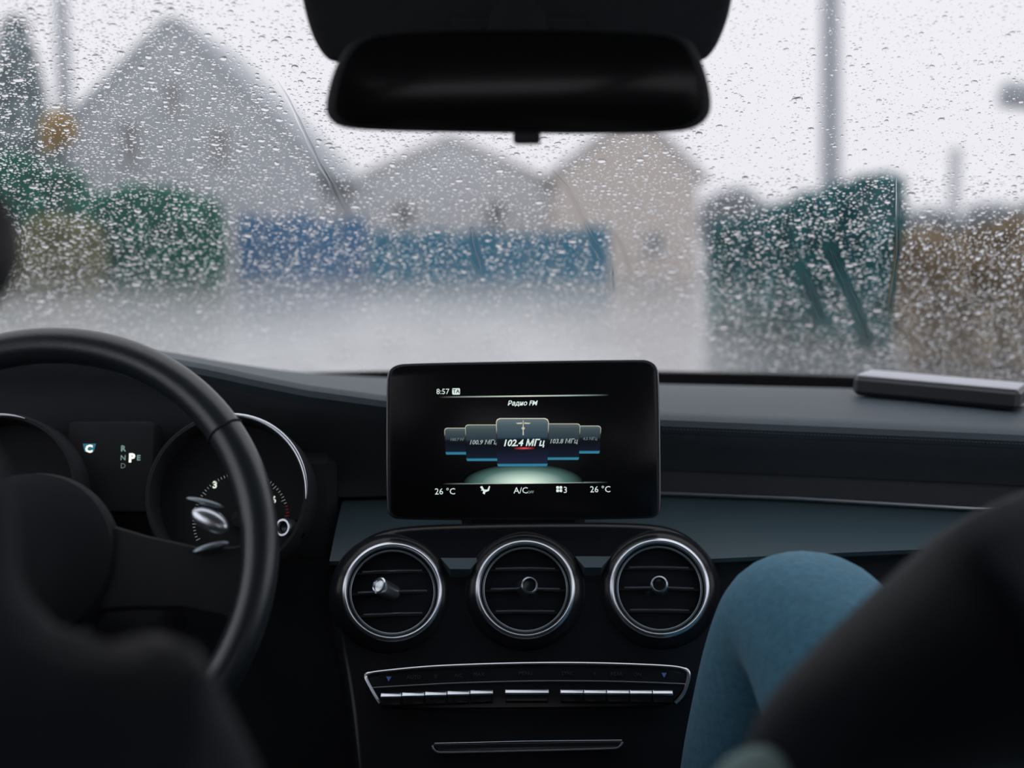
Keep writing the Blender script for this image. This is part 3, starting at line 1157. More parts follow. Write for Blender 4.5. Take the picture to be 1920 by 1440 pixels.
# ------------------------------------------------------------------ MIRROR
M_MIRROR = mat('mirror_black_plastic', (.07, .073, .08), .7, spec=.2, var=.1)
MP = Plane(P(972, 160, .97), tilt=-4, yaw=0)
mir = empty('rear_view_mirror', MP.o, 'wide black rear view mirror hanging below the dark sensor housing', 'mirror')
mo = [(680, 244), (820, 248), (980, 250), (1140, 251), (1265, 249), (1308, 240), (1332, 218), (1336, 190), (1328, 145), (1312, 100), (1290, 70), (1230, 58), (980, 52), (720, 58), (660, 74), (636, 105), (618, 150), (608, 200), (614, 222), (634, 238)]
mo2 = [tuple(q) for q in smooth_poly([Vector(MP.uv(*p)) for p in mo], True, 2)]
b = MB()
b.prism(MP, mo2, -.034, .006, .010, 6)
b.build('mirror_shell', M_MIRROR, mir)
mc = Vector(MP.uv(972, 152))
b = MB()
b.prism(MP, [tuple(mc + (Vector(q) - mc) * .945) for q in mo2], .0, .0072, .0006, 2)
b.build('mirror_glass', mat('dark_cabin_mirror', (.010, .011, .012), .18, spec=.3, var=.05), mir)  # reflection of the dark cabin is put into the glass colour
b = MB()
b.prism(MP, rrect(*MP.uv(962, 271), *MP.uv(1014, 246), .003), -.012, .004, .003)
b.build('dimmer_tab', M_MIRROR, mir)
b = MB()
b.tube([MP.pt(0, .01, -.03), MP.pt(0, .02, -.06), MP.pt(0, .05, -.085)], [.016, .018, .025], 16)
b.build('stem', M_MIRROR, mir)
HP = Plane(P(970, 30, 1.04), tilt=-30)
hou = empty('sensor_housing', HP.o, 'broad black plastic housing above the mirror at the top of the windscreen', 'housing')
ho = [(556, -40), (566, 20), (580, 70), (600, 108), (622, 126), (720, 134), (970, 136), (1220, 134), (1318, 126), (1344, 100), (1362, 60), (1374, 20), (1382, -40), (1390, -110), (550, -110)]
ho2 = [tuple(q) for q in smooth_poly([Vector(HP.uv(*p)) for p in ho], True, 2)]
b = MB()
b.prism(HP, ho2, -.03, .0, .010, 4)
b.build('cover', M_MIRROR, hou)
b = MB()
b.prism(HP, [(-.05, -.015), (.05, -.015), (.05, .0), (-.05, .0)], -.001, .003, .002)
b.build('cover_seam', M_MIRROR, hou)

# ------------------------------------------------------------------ SEATS AND PEOPLE


def skin_body(name, joints, bones, m, parent=None, root=0, sub=2):
    """One continuous surface grown over a skeleton of joints (position, radius)."""
    me = bpy.data.meshes.new(name)
    me.from_pydata([tuple(j[0]) for j in joints], bones, [])
    o = bpy.data.objects.new(name, me)
    COL.objects.link(o)
    md = o.modifiers.new('skin', 'SKIN')
    md.use_smooth_shade = True
    for i, j in enumerate(joints):
        r_ = j[1]
        me.skin_vertices[0].data[i].radius = (r_, r_) if not isinstance(r_, tuple) else r_
        me.skin_vertices[0].data[i].use_root = (i == root)
    sb = o.modifiers.new('sub', 'SUBSURF')
    sb.levels = sub
    sb.render_levels = sub
    bpy.context.view_layer.update()
    dg = bpy.context.evaluated_depsgraph_get()
    nm = bpy.data.meshes.new_from_object(o.evaluated_get(dg))
    o.modifiers.clear()
    o.data = nm
    bpy.data.meshes.remove(me)
    nm.name = name
    nm.materials.clear()
    nm.materials.append(m)
    nm.polygons.foreach_set('use_smooth', [True] * len(nm.polygons))
    if parent:
        attach(o, parent)
    return o


def seat(x, y, label):
    s_ = empty('car_seat', (x, y, .28), label, 'seat')
    b_ = MB()
    b_.box((x, y + .28, .385), (.50, .52, .14), Matrix.Rotation(R(8), 3, 'X'), bev=.05)
    b_.build('seat_cushion', M_LEATHER, s_)
    b_ = MB()
    b_.box((x, y - .02, .78), (.46, .12, .56), Matrix.Rotation(R(14), 3, 'X'), bev=.045)
    b_.build('backrest', M_LEATHER, s_)
    b_ = MB()
    b_.box((x, y - .11, 1.15), (.26, .09, .17), Matrix.Rotation(R(8), 3, 'X'), bev=.035)
    hr = b_.build('headrest', M_LEATHER, s_)
    for dx in (-.05, .05):
        b_ = MB()
        b_.tube([(x + dx, y - .10, 1.10), (x + dx, y - .09, 1.0)], .006, 8)
        b_.build('headrest_post', M_DCHROME, s_)
    b_ = MB()
    b_.box((x, y + .25, .285), (.40, .45, .08), bev=.02)
    b_.build('seat_base', M_MATTE, s_)


seat(-.38, .28, 'black leather front seat that the driver sits in')
seat(.42, .25, 'black leather front seat that the passenger sits in')

V = Vector
# driver: dark clothes, only the ear, collar and shoulder come into frame at the left edge
DX, DY = -.310, .60
J = [((DX - .03, .46, .60), (.13, .10)), ((DX - .02, .50, .78), (.135, .10)), ((DX - .005, .54, .95), (.14, .095)), ((DX, .565, 1.06), (.055, .055)),
     ((DX, .59, 1.13), (.052, .056)), ((DX, .60, 1.21), (.070, .085)), ((DX, .60, 1.29), (.066, .08)),
     ((DX + .155, .56, .985), .055), ((DX + .17, .66, .74), .043), ((DX + .08, .80, .66), .032), ((DX + .04, .85, .655), (.03, .02)),
     ((DX - .17, .56, .985), .055), ((DX - .20, .70, .80), .043), ((DX - .13, .88, .78), .032), ((DX - .10, .93, .79), (.03, .02)),
     ((DX + .07, .64, .58), .085), ((DX + .08, .98, .66), .06), ((DX + .09, 1.25, .36), .045), ((DX + .09, 1.36, .31), .035),
     ((DX - .13, .64, .58), .085), ((DX - .16, .98, .66), .06), ((DX - .16, 1.22, .36), .045), ((DX - .16, 1.34, .31), .035),
     ((DX, .69, 1.19), .016)]
B = [(0, 1), (1, 2), (2, 3), (3, 4), (4, 5), (5, 6), (2, 7), (7, 8), (8, 9), (9, 10), (2, 11), (11, 12), (12, 13), (13, 14), (0, 15), (15, 16), (16, 17), (17, 18), (0, 19), (19, 20), (20, 21), (21, 22), (5, 23)]
J = [(p, tuple(q * .82 for q in r_) if isinstance(r_, tuple) else r_ * .8) if i not in (3, 4, 5, 6, 23) else (p, r_) for i, (p, r_) in enumerate(J)]
driver = skin_body('person', J, B, M_SKIN)
tag(driver, 'driver at the left edge, only an added dark ear cover, dark collar and jacket shoulder visible', 'person')


def inflate(js, d):
    o_ = []
    for p, r_ in js:
        o_.append((p, (r_[0] + d, r_[1] + d) if isinstance(r_, tuple) else r_ + d))
    return o_


JJ = inflate([J[i] for i in (0, 1, 2, 7, 8, 10, 11, 12, 13)], .026)
skin_body('jacket', JJ + [((DX, .565, 1.06), (.095, .085)), ((DX + .003, .58, 1.16), (.097, .085))], [(0, 1), (1, 2), (2, 3), (3, 4), (4, 5), (2, 6), (6, 7), (7, 8), (2, 9), (9, 10)], M_JACKET, driver)
JJ = inflate([J[i] for i in (0, 15, 16, 17, 19, 20, 21)], .024)
skin_body('trousers', JJ, [(0, 1), (1, 2), (2, 3), (0, 4), (4, 5), (5, 6)], M_JACKET, driver)
hv, hf = [], []
n1, n2 = 28, 14
for i in range(n2 + 1):
    ph = math.pi * .62 * i / n2
    for j in range(n1):
        t = 2 * math.pi * j / n1
        back = .5 + .5 * math.cos(t + math.pi / 2)
        k = 1.0 if math.sin(t) < .3 else .8
        hv.append(V((DX + .083 * math.sin(ph) * math.cos(t), .592 + .100 * math.sin(ph) * math.sin(t) * k, 1.235 + .115 * math.cos(ph) - (.05 * (ph / 2) if math.sin(t) < 0 else 0))))
for i in range(n2):
    for j in range(n1):
        hf.append((i * n1 + j, i * n1 + (j + 1) % n1, (i + 1) * n1 + (j + 1) % n1, (i + 1) * n1 + j))
obj('hair', hv, hf, M_HAIR, driver, True)
for sx in (1, -1):
    EP = Plane((DX + sx * .072, .598, 1.203), yaw=sx * 72)
    e = MB()
    prof = []
    for i in range(20):
        t = 2 * math.pi * i / 20
        prof.append((.014 * math.cos(t) * (1 + .15 * math.sin(t)), .027 * math.sin(t)))
    e.prism(EP, prof, -.008, .006, .003, 3)
    e.build('ear', M_SKIN, driver)
    # dark cover added over the ear to keep it in silhouette
    lv, lf = [], []
    for i in range(13):
        ph = math.pi * i / 12
        for j in range(20):
            t = 2 * math.pi * j / 20
            lv.append(V((DX + sx * (.062 + .033 * math.sin(ph) * math.cos(t)), .596 + .055 * math.sin(ph) * math.sin(t), 1.196 + .036 * math.cos(ph) + .003 * math.sin(5 * t))))
    lf = [(i * 20 + j, i * 20 + (j + 1) % 20, (i + 1) * 20 + (j + 1) % 20, (i + 1) * 20 + j) for i in range(12) for j in range(20)]
    obj('dark_ear_cover', lv, lf, M_HAIR, driver, True)

# passenger: jeans knee raised by the console, dark jacket sleeve across the right corner
K_ = P(1500, 1105, 1.12)
PX = .44
SH = V((.375, .55, 1.075))
EL = P(1905, 1180, .80)
WR = P(1480, 1420, .63)
HA = WR + V((-.035, -.02, -.075))
J = [((PX, .44, .60), (.14, .11)), ((PX, .46, .78), (.145, .105)), ((PX + .005, .50, .96), (.15, .10)), ((PX + .01, .52, 1.09), (.055, .055)),
     ((PX + .01, .54, 1.16), (.052, .056)), ((PX + .01, .56, 1.24), (.068, .085)), ((PX + .01, .56, 1.32), (.064, .08)),
     (tuple(SH), .055), (tuple(EL), .045), (tuple(WR), .016), (tuple((WR * .25 + HA * .75)), (.022, .014)),
     ((PX + .18, .50, 1.0), .055), ((PX + .21, .68, .82), .043), ((PX + .12, .84, .76), .03), ((PX + .07, .88, .76), (.034, .016)),
     ((PX - .10, .60, .60), .09), (tuple(K_ + V((.0, -.015, -.005))), .060), ((K_.x - .025, 1.24, .62), .052), ((K_.x - .03, 1.37, .35), .04), ((K_.x - .03, 1.46, .30), .035),
     ((PX + .10, .60, .58), .09), ((PX + .14, 1.02, .72), .06), ((PX + .14, 1.18, .42), .048), ((PX + .14, 1.21, .31), .036),
     ((PX + .01, .65, 1.22), .016)]
B = [(0, 1), (1, 2), (2, 3), (3, 4), (4, 5), (5, 6), (2, 7), (7, 8), (8, 9), (9, 10), (2, 11), (11, 12), (12, 13), (13, 14), (0, 15), (15, 16), (16, 17), (17, 18), (18, 19), (0, 20), (20, 21), (21, 22), (22, 23), (5, 24)]
# five fingers and thumb of the near hand, curled
hd = (HA - WR).normalized()
side = hd.cross(V((0, 0, 1))).normalized()
k0 = len(J)
palm = V(J[10][0])
for q, (off, L) in enumerate(((-.026, .06), (-.009, .072), (.009, .078), (.026, .070))):
    base = palm + side * off + hd * .03
    J += [(tuple(base), .009), (tuple(base + hd * L * .45 + V((0, 0, -.006))), .0085), (tuple(base + hd * L * .75 + V((0, 0, -.022))), .0078), (tuple(base + hd * L * .8 + V((0, 0, -.04))), .007)]
    B += [(10, k0 + q * 4), (k0 + q * 4, k0 + q * 4 + 1), (k0 + q * 4 + 1, k0 + q * 4 + 2), (k0 + q * 4 + 2, k0 + q * 4 + 3)]
k1 = len(J)
J += [(tuple(palm - side * .034 + hd * .0), .011), (tuple(palm - side * .05 + hd * .03), .0095), (tuple(palm - side * .045 + hd * .055 + V((0, 0, -.01))), .008)]
B += [(10, k1), (k1, k1 + 1), (k1 + 1, k1 + 2)]
J = [(p, tuple(q * .82 for q in r_) if isinstance(r_, tuple) else r_ * .8) if i in (0, 1, 2, 7, 8, 11, 12, 15, 16, 17, 18, 20, 21, 22) else (p, r_) for i, (p, r_) in enumerate(J)]
pas = skin_body('person', J, B, M_SKIN)
tag(pas, 'passenger at the right edge in blue jeans and dark jacket, knee beside the console', 'person')
JJ = inflate([J[i] for i in (0, 1, 2, 7, 8, 9, 11, 12, 13)], .030)
JJ[4] = (JJ[4][0], .084)
JJ[5] = (tuple(WR), .030)
skin_body('jacket', JJ + [((PX + .01, .52, 1.10), (.085, .08)), ((PX + .01, .53, 1.14), (.075, .07)), (tuple(WR * .5 + HA * .5 + V((.02, 0, .0))), .030)], [(0, 1), (1, 2), (2, 3), (3, 4), (4, 5), (2, 6), (6, 7), (7, 8), (2, 9), (9, 10), (5, 11)], M_JACKET, pas)
tag(skin_body('wrist_patch', [(tuple(P(1465, 1430, .63)), .014), (tuple(P(1408, 1472, .61)), .019), (tuple(P(1378, 1535, .60)), .020), (tuple(P(1360, 1600, .60)), .020)], [(0, 1), (1, 2)], M_WRIST, pas), 'pale grey green shape added at the wrist')  # added pale piece standing for the lit hand, brightness in its colour
KN = K_
JJ = [J[0], J[15], (tuple(KN * .55 + V(J[15][0]) * .45), .082), (tuple(KN + V((.0, -.02, 0))), .071), (tuple(KN + V((-.012, .02, -.06))), .068), ((K_.x - .028, 1.19, .72), .066), ((K_.x - .03, 1.28, .53), .062), ((K_.x - .03, 1.36, .36), .055),
      J[20], J[21], J[22], J[23]]
JJ = [(p, (r_[0] + .012, r_[1] + .012) if isinstance(r_, tuple) else (r_ + .028 if i in (0, 1, 8, 9, 10, 11) else r_)) for i, (p, r_) in enumerate(JJ)]
jeans = skin_body('jeans', JJ, [(0, 1), (1, 2), (2, 3), (3, 4), (4, 5), (5, 6), (6, 7), (0, 8), (8, 9), (9, 10), (10, 11)], M_JEANS, pas, sub=3)
hv = [V((q.x * 1.0, q.y, q.z)) for q in (V((PX + .01 + .08 * math.sin(ph) * math.cos(t), .545 + .098 * math.sin(ph) * math.sin(t), 1.275 + .11 * math.cos(ph))) for ph in [math.pi * .6 * i / 12 for i in range(13)] for t in [2 * math.pi * j / 24 for j in range(24)])]
hf = [(i * 24 + j, i * 24 + (j + 1) % 24, (i + 1) * 24 + (j + 1) % 24, (i + 1) * 24 + j) for i in range(12) for j in range(24)]
obj('hair', hv, hf, M_HAIR, pas, True)

# ------------------------------------------------------------------ RAIN ON THE WINDSCREEN
TRICKLES = [
    ([(520, 150), (548, 200), (575, 258), (600, 308), (628, 355), (655, 408)], 5),
    ([(1035, 318), (1070, 360), (1092, 410), (1116, 460), (1130, 488)], 6),
    ([(1147, 498), (1146, 520), (1148, 546)], 5),
    ([(1152, 438), (1170, 472), (1183, 512)], 4),
    ([(884, 425), (890, 465), (900, 505)], 8),
    ([(1555, 465), (1585, 530), (1612, 590), (1625, 640)], 10),
    ([(1500, 500), (1522, 545), (1540, 600)], 9),
    ([(1682, 335), (1686, 440), (1676, 520), (1668, 580)], 5),
]


def glass_frame(p):
    e = .01
    q = glass_point(p.x + e, 0) - glass_point(p.x, 0)
    a_ = q.normalized()
    d_ = G_D
    n_ = d_.cross(a_) * -1
    if n_.z < 0:
        n_ = -n_
    n_.normalize()
    d_ = (d_ - a_ * d_.dot(a_)).normalized()
    return a_, d_, n_


for pts, wpx in TRICKLES:
    pl = [Vector((p[0], p[1])) for p in smooth_poly([Vector((p[0], p[1], 0)) for p in pts], False, 2)]
    b = MB()
    prof = [(-1, 0), (-.8, .35), (-.4, .75), (0, .85), (.4, .75), (.8, .35), (1, 0)]
    vs, fs = [], []
    for i, q in enumerate(pl):
        p = glass_hit(q.x, q.y)
        a_, d_, n_ = glass_frame(p)
        t = i / (len(pl) - 1)
        w_ = wpx * (p - EYE).length / FPX * (.55 + .55 * t) * (1 + .25 * math.sin(i * 1.9)) * (math.sin(math.pi * min(1, max(.06, t * 2.5 if t < .4 else (1 - t) * 4 if t > .75 else .5))) if (t < .2 or t > .875) else 1)
        for u, hh in prof:
            vs.append(p + a_ * (u * w_) + n_ * (hh * w_ * .012 + .00004))
    n = len(prof)
    for i in range(len(pl) - 1):
        for k in range(n - 1):
            fs.append((i * n + k, i * n + k + 1, (i + 1) * n + k + 1, (i + 1) * n + k))
        fs.append((i * n + n - 1, i * n, (i + 1) * n, (i + 1) * n + n - 1))
    fs += [tuple(range(n)), tuple((len(pl) - 1) * n + k for k in range(n))]
    b.add(vs, fs).build('water_trickle', M_WATER, windscreen, True, 60)

tr_pts = np.array([(q.x, q.y, w_) for pts, w_ in TRICKLES for q in smooth_poly([Vector((p[0], p[1], 0)) for p in pts], False, 3)])


def on_pane(x, y):
    p = glass_hit(x, y)
    s_ = glass_base(p.x) - p.y
    return .012 < s_ < S_MAX - .01 and abs(p.x) < .84 - .20 * s_ - .02


def in_view(x, y):
    if not (-20 < x < 1940 and -20 < y < 700):
        return False
    if 600 < x < 1340 and y < 262:
        return False
    if 545 < x < 1392 and y < 120:
        return False
    return not (x < 330 and y > 625)


cell = {}


def place(x, y, rx, pad=1.0):
    """Keep drops from overlapping (pixel-sized grid; ry = half of rx because of the rake)."""
    cx, cy = int(x // 24), int(y // 24)
    for i in (-1, 0, 1):
        for j in (-1, 0, 1):
            for (x2, y2, r2) in cell.get((cx + i, cy + j), ()):
                dx, dy = (x - x2), (y - y2) * 2.0
                if dx * dx + dy * dy < ((rx + r2) * pad) ** 2:
                    return False
    cell.setdefault((cx, cy), []).append((x, y, rx))
    return True


def density(x, y):
    d = 1.0
    if x > 1320 and y < 330:
        d = .42
    if 380 < x < 620 and y < 160:
        d = .5
    if x > 1250 and y > 330:
        d = 1.1
    if y > 540 and x < 1340:
        d = .55
    return d


drops = []
rnd = random.Random(5)
SPECIAL = [(1495, 187, 9.5), (1523, 93, 5.5), (1660, 93, 6), (1592, 107, 5), (1898, 292, 5.5), (1706, 215, 5), (1709, 246, 5), (1849, 346, 5), (292, 25, 9), (35, 150, 9), (105, 200, 8), (1128, 302, 8), (1200, 300, 7), (488, 185, 6), (448, 282, 7), (492, 275, 5)]
for x, y, r_ in SPECIAL:
    if place(x, y, r_):
        drops.append((x, y, r_))
tries = 0
for lo, hi, count in ((5.5, 8.5, 650), (3.6, 5.5, 3900), (2.4, 3.6, 12000), (1.1, 2.3, 32000)):
    c_ = 0
    t_ = 0
    while c_ < count and t_ < count * 6:
        t_ += 1
        x, y = rnd.uniform(-480, 2400), rnd.uniform(-130, 730)
        if not on_pane(x, y) or rnd.random() > density(x, y):
            continue
        r_ = rnd.uniform(lo, hi) * .88
        if x > 1320 and y < 330:
            r_ *= .75
        d2 = (tr_pts[:, 0] - x) ** 2 + (tr_pts[:, 1] - y) ** 2
        k = int(d2.argmin())
        if d2[k] < (tr_pts[k, 2] + r_ + 1) ** 2:
            continue
        if place(x, y, r_, .92):
            drops.append((x, y, r_))
            c_ += 1


def drop_template(seed, n, rings):
    rr = random.Random(seed)
    ph = [rr.uniform(0, 6.28) for _ in range(3)]
    am = [rr.uniform(0, .13), rr.uniform(0, .09), rr.uniform(0, .05)]
    vs, fs, sm = [], [], []

    def rad(t):
        return 1 + am[0] * math.cos(2 * t + ph[0]) + am[1] * math.cos(3 * t + ph[1]) + am[2] * math.cos(5 * t + ph[2])
    for k in range(rings):
        th = (k / rings)
        rho = math.cos(th * math.pi / 2) ** .85
        z = math.sin(th * math.pi / 2)
        for j in range(n):
            t = 2 * math.pi * j / n
            q = rad(t) * rho
            vs.append((q * math.cos(t), q * math.sin(t) + .10 * z, z))
    vs.append((0, .10, 1.0))
    ap = len(vs) - 1
    for k in range(rings - 1):
        for j in range(n):
            fs.append((k * n + j, k * n + (j + 1) % n, (k + 1) * n + (j + 1) % n, (k + 1) * n + j))
    for j in range(n):
        fs.append(((rings - 1) * n + j, (rings - 1) * n + (j + 1) % n, ap))
    nd_ = len(fs)
    b0 = len(vs)
    for j in range(n):
        t = 2 * math.pi * j / n
        vs.append((rad(t) * math.cos(t), rad(t) * math.sin(t), 0))
    fs.append(tuple(b0 + j for j in range(n))[::-1])
    return np.array(vs), fs, nd_


def drop_pose(x, y, r_, rr):
    p = glass_hit(x, y)
    a_, d_, n_ = glass_frame(p)
    s_ = r_ * (p - EYE).length / FPX
    st_ = 1.0
    if x > 1690 and y > 430:
        st_ = rr.uniform(1.3, 3.2)
    wx = s_ * rr.uniform(.85, 1.1) * (.75 if st_ > 1.2 else 1)
    wy = s_ * rr.uniform(.8, 1.15) * st_
    hh = s_ * rr.uniform(.27, .43)
    return p + n_ * .0002, a_ * wx, d_ * wy, n_ * hh


drops.sort(key=lambda d: -d[2] * (1.0 if d[1] < 560 else .9))
seen = [d for d in drops if in_view(d[0], d[1])]
big = seen[:300]
big_set = set(big)
small = [d for d in drops if d not in big_set]
TPL_BIG = []
for s_ in range(6):
    v_, f_, nd_ = drop_template(100 + s_, 18, 5)
    me = bpy.data.meshes.new('raindrop')
    me.from_pydata([tuple(q) for q in v_], [], f_)
    me.polygons.foreach_set('use_smooth', [i < nd_ for i in range(len(f_))])
    me.materials.append(M_WATER)
    TPL_BIG.append(me)
rr = random.Random(9)
for i, (x, y, r_) in enumerate(big):
    p, a_, d_, n_ = drop_pose(x, y, r_, rr)
    o = bpy.data.objects.new('raindrop', TPL_BIG[i % 6])
    COL.objects.link(o)
    m4 = Matrix((a_, d_, n_)).transposed().to_4x4()
    m4.translation = p
    # a_, d_, n_ may be left handed: flip the slope axis if so
    if m4.determinant() < 0:
        m4 = Matrix((a_, -d_, n_)).transposed().to_4x4()
        m4.translation = p
    o.parent = windscreen
    o.matrix_local = m4
tpl = [drop_template(200 + s_, 10, 3) for s_ in range(8)]
tpl_s = [drop_template(300 + s_, 7, 2) for s_ in range(6)]
AV, AF, AS = [], [], []
k = 0
for i, (x, y, r_) in enumerate(small):
    p, a_, d_, n_ = drop_pose(x, y, r_, rr)
    T = tpl[i % 8] if r_ > 2.4 else tpl_s[i % 6]
    M3 = np.array([a_, d_, n_])
    lh = np.linalg.det(M3) < 0
    if lh:
        M3[1] *= -1
    AV.append(T[0] @ M3 + np.array(p))
    AF += [tuple(q + k for q in f) for f in T[1]]
    AS += [j < T[2] for j in range(len(T[1]))]
    k += len(T[0])
me = bpy.data.meshes.new('raindrops')
me.from_pydata(np.concatenate(AV).tolist(), [], AF)
me.polygons.foreach_set('use_smooth', AS)
me.materials.append(M_WATER)
o = bpy.data.objects.new('raindrops', me)
COL.objects.link(o)
o.parent = windscreen
tag(o, 'fine rain too dense to count', kind='stuff')

# ------------------------------------------------------------------ OUTSIDE
M_HOUSE = mat('grey_render', (.52, .55, .58), .9, var=.06, scale=2)
M_ROOFG = mat('grey_roof', (.46, .50, .53), .8, var=.1, scale=3)
M_BEIGE = mat('beige_render', (.66, .60, .55), .9, var=.06, scale=2)
M_ROOFB = mat('greybeige_roof', (.56, .55, .54), .8, var=.1, scale=3)
M_PANE = mat('far_window_pane', (.10, .13, .15), .1, spec=.5, var=.1)
M_FRAME = mat('far_window_frame', (.6, .6, .6), .6, var=.05)
M_BLUE = mat('blue_sheet', (.085, .25, .45), .55, var=.15, scale=2)
M_BLUE2 = mat('teal_blue_sheet', (.055, .26, .39), .55, var=.15, scale=2)
M_POST = mat('grey_steel_post', (.46, .50, .54), .6, var=.1)
M_HEDGE = mat('hedge_leaf', (.012, .25, .17), .7, var=.35, scale=3)
M_HEDGE2 = mat('hedge_leaf_teal', (.013, .19, .205), .7, var=.45, scale=3)
M_KHAKI = mat('khaki_leaf', (.26, .27, .14), .8, var=.3, scale=3)
M_BROWN = mat('dry_brown_leaf', (.32, .25, .16), .85, var=.35, scale=3)
M_SPRUCE = mat('spruce_needle', (.34, .43, .45), .8, var=.3, scale=2)  # haze is put into the pale needle colour
M_ORANGE = mat('orange_leaf', (.58, .42, .18), .8, var=.25, scale=4)
M_BARK = mat('bark', (.07, .06, .05), .9, var=.3, scale=8)


def foliage(name, m, parent, boxes, n, size, seed):
    """Leaf quads scattered through ellipsoid volumes (cx,cy,cz, rx,ry,rz, squareness)."""
    rg = np.random.default_rng(seed)
    vol = np.array([b_[3] * b_[4] * b_[5] for b_ in boxes]) ** .7
    cnt = np.maximum(30, (n * vol / vol.sum()).astype(int))
    Vs = []
    for b_, c_ in zip(boxes, cnt):
        u = rg.uniform(-1, 1, (c_ * 3, 3))
        p_ = b_[6] if len(b_) > 6 else 2.0
        rr_ = (np.abs(u) ** p_).sum(1)
        u = u[(rr_ < 1) & (rr_ > .25)][:c_]
        Vs.append(u * np.array(b_[3:6]) + np.array(b_[0:3]))
    C = np.concatenate(Vs)
    k_ = len(C)
    a_ = rg.normal(size=(k_, 3))
    a_ /= np.linalg.norm(a_, axis=1)[:, None]
    b2 = np.cross(a_, rg.normal(size=(k_, 3)))
    b2 /= np.linalg.norm(b2, axis=1)[:, None]
    s_ = size * rg.uniform(.6, 1.4, (k_, 1))
    q = np.stack([C - a_ * s_, C + b2 * s_ * .5, C + a_ * s_, C - b2 * s_ * .5], 1).reshape(-1, 3)
    me = bpy.data.meshes.new(name)
    me.from_pydata(q.tolist(), [], [(4 * i, 4 * i + 1, 4 * i + 2, 4 * i + 3) for i in range(k_)])
    me.materials.append(m)
    o_ = bpy.data.objects.new(name, me)
    COL.objects.link(o_)
    attach(o_, parent)
    tag(o_, kind='stuff')
    return o_


def gx(px, d):
    return (px - 960) / FPX * d


def hz(py, d):
    return P(960, py, d).z


def house(name, label, pxl, pxr, py_eave, px_peak, py_peak, d, depth, mw, mr_, wins, eave_r=None):
    xl, xr, zp, xp = gx(pxl, d), gx(pxr, d), hz(py_peak, d), gx(px_peak, d)
    ze = hz(py_eave, d)
    zr = hz(eave_r, d) if eave_r else ze
    h_ = empty(name, ((xl + xr) / 2, d + depth / 2, 0), label, 'house')
    b_ = MB()
    fr = [V((xl, d, -.05)), V((xr, d, -.05)), V((xr, d, zr)), V((xp, d, zp)), V((xl, d, ze))]
    bk = [v + V((0, depth, 0)) for v in fr]
    b_.add(fr + bk, [(0, 1, 2, 3, 4), (9, 8, 7, 6, 5), (0, 5, 6, 1), (1, 6, 7, 2), (2, 7, 8, 3), (3, 8, 9, 4), (4, 9, 5, 0)])
    b_.build('walls', mw, h_, smooth=False)
    for (p0, p1) in ((fr[4], fr[3]), (fr[2], fr[3])):
        dr = (p1 - p0)
        ext = p0 - dr * .12
        nrm = V((-dr.z, 0, dr.x)).normalized()
        if nrm.z < 0:
            nrm = -nrm
        b_ = MB()
        q = [ext, p1, p1 + nrm * .22, ext + nrm * .22]
        q = [v + V((0, -.06, .01)) for v in q]
        q2 = [v + V((0, depth + .12, 0)) for v in q]
        b_.add(q + q2, [(0, 1, 2, 3), (7, 6, 5, 4), (0, 4, 5, 1), (1, 5, 6, 2), (2, 6, 7, 3), (3, 7, 4, 0)])
        b_.build('roof_slope', mr_, h_, smooth=False)
    for (wx, wy, ww, wh) in wins:
        x, z, w_, hh = gx(wx, d), hz(wy, d), ww / FPX * d, wh / FPX * d
        b_ = MB()
        for c_, s_ in (((x, d - .03, z + hh / 2), (w_ + .12, .12, .1)), ((x, d - .03, z - hh / 2), (w_ + .2, .18, .1)), ((x - w_ / 2, d - .03, z), (.1, .12, hh)), ((x + w_ / 2, d - .03, z), (.1, .12, hh)), ((x, d - .02, z), (.06, .1, hh))):
            b_.box(c_, s_)
        f_ = b_.build('window', M_FRAME, h_, smooth=False)
        b_ = MB()
        b_.box((x, d + .0, z), (w_, .05, hh))
        b_.build('pane', M_PANE, f_, smooth=False)
    return h_


house('gabled_house', 'tall grey house with a steep pointed gable beyond the left of the windscreen', 120, 600, 255, 335, 40, 40, 9, M_HOUSE, M_ROOFG, [(255, 265, 30, 70), (420, 270, 30, 60), (335, 180, 26, 50)], eave_r=310)
house('low_house', 'low pale grey house between the gabled house and the beige house', 660, 1030, 345, 845, 262, 52, 8, mat('pale_render', (.62, .64, .66), .9, var=.06, scale=2), M_ROOFB, [(760, 400, 34, 40), (930, 400, 34, 40)])
house('beige_house', 'beige house with a short gable right of the low grey house', 1040, 1305, 330, 1190, 215, 42, 8, M_BEIGE, M_ROOFB, [(1225, 455, 30, 40)], eave_r=330)


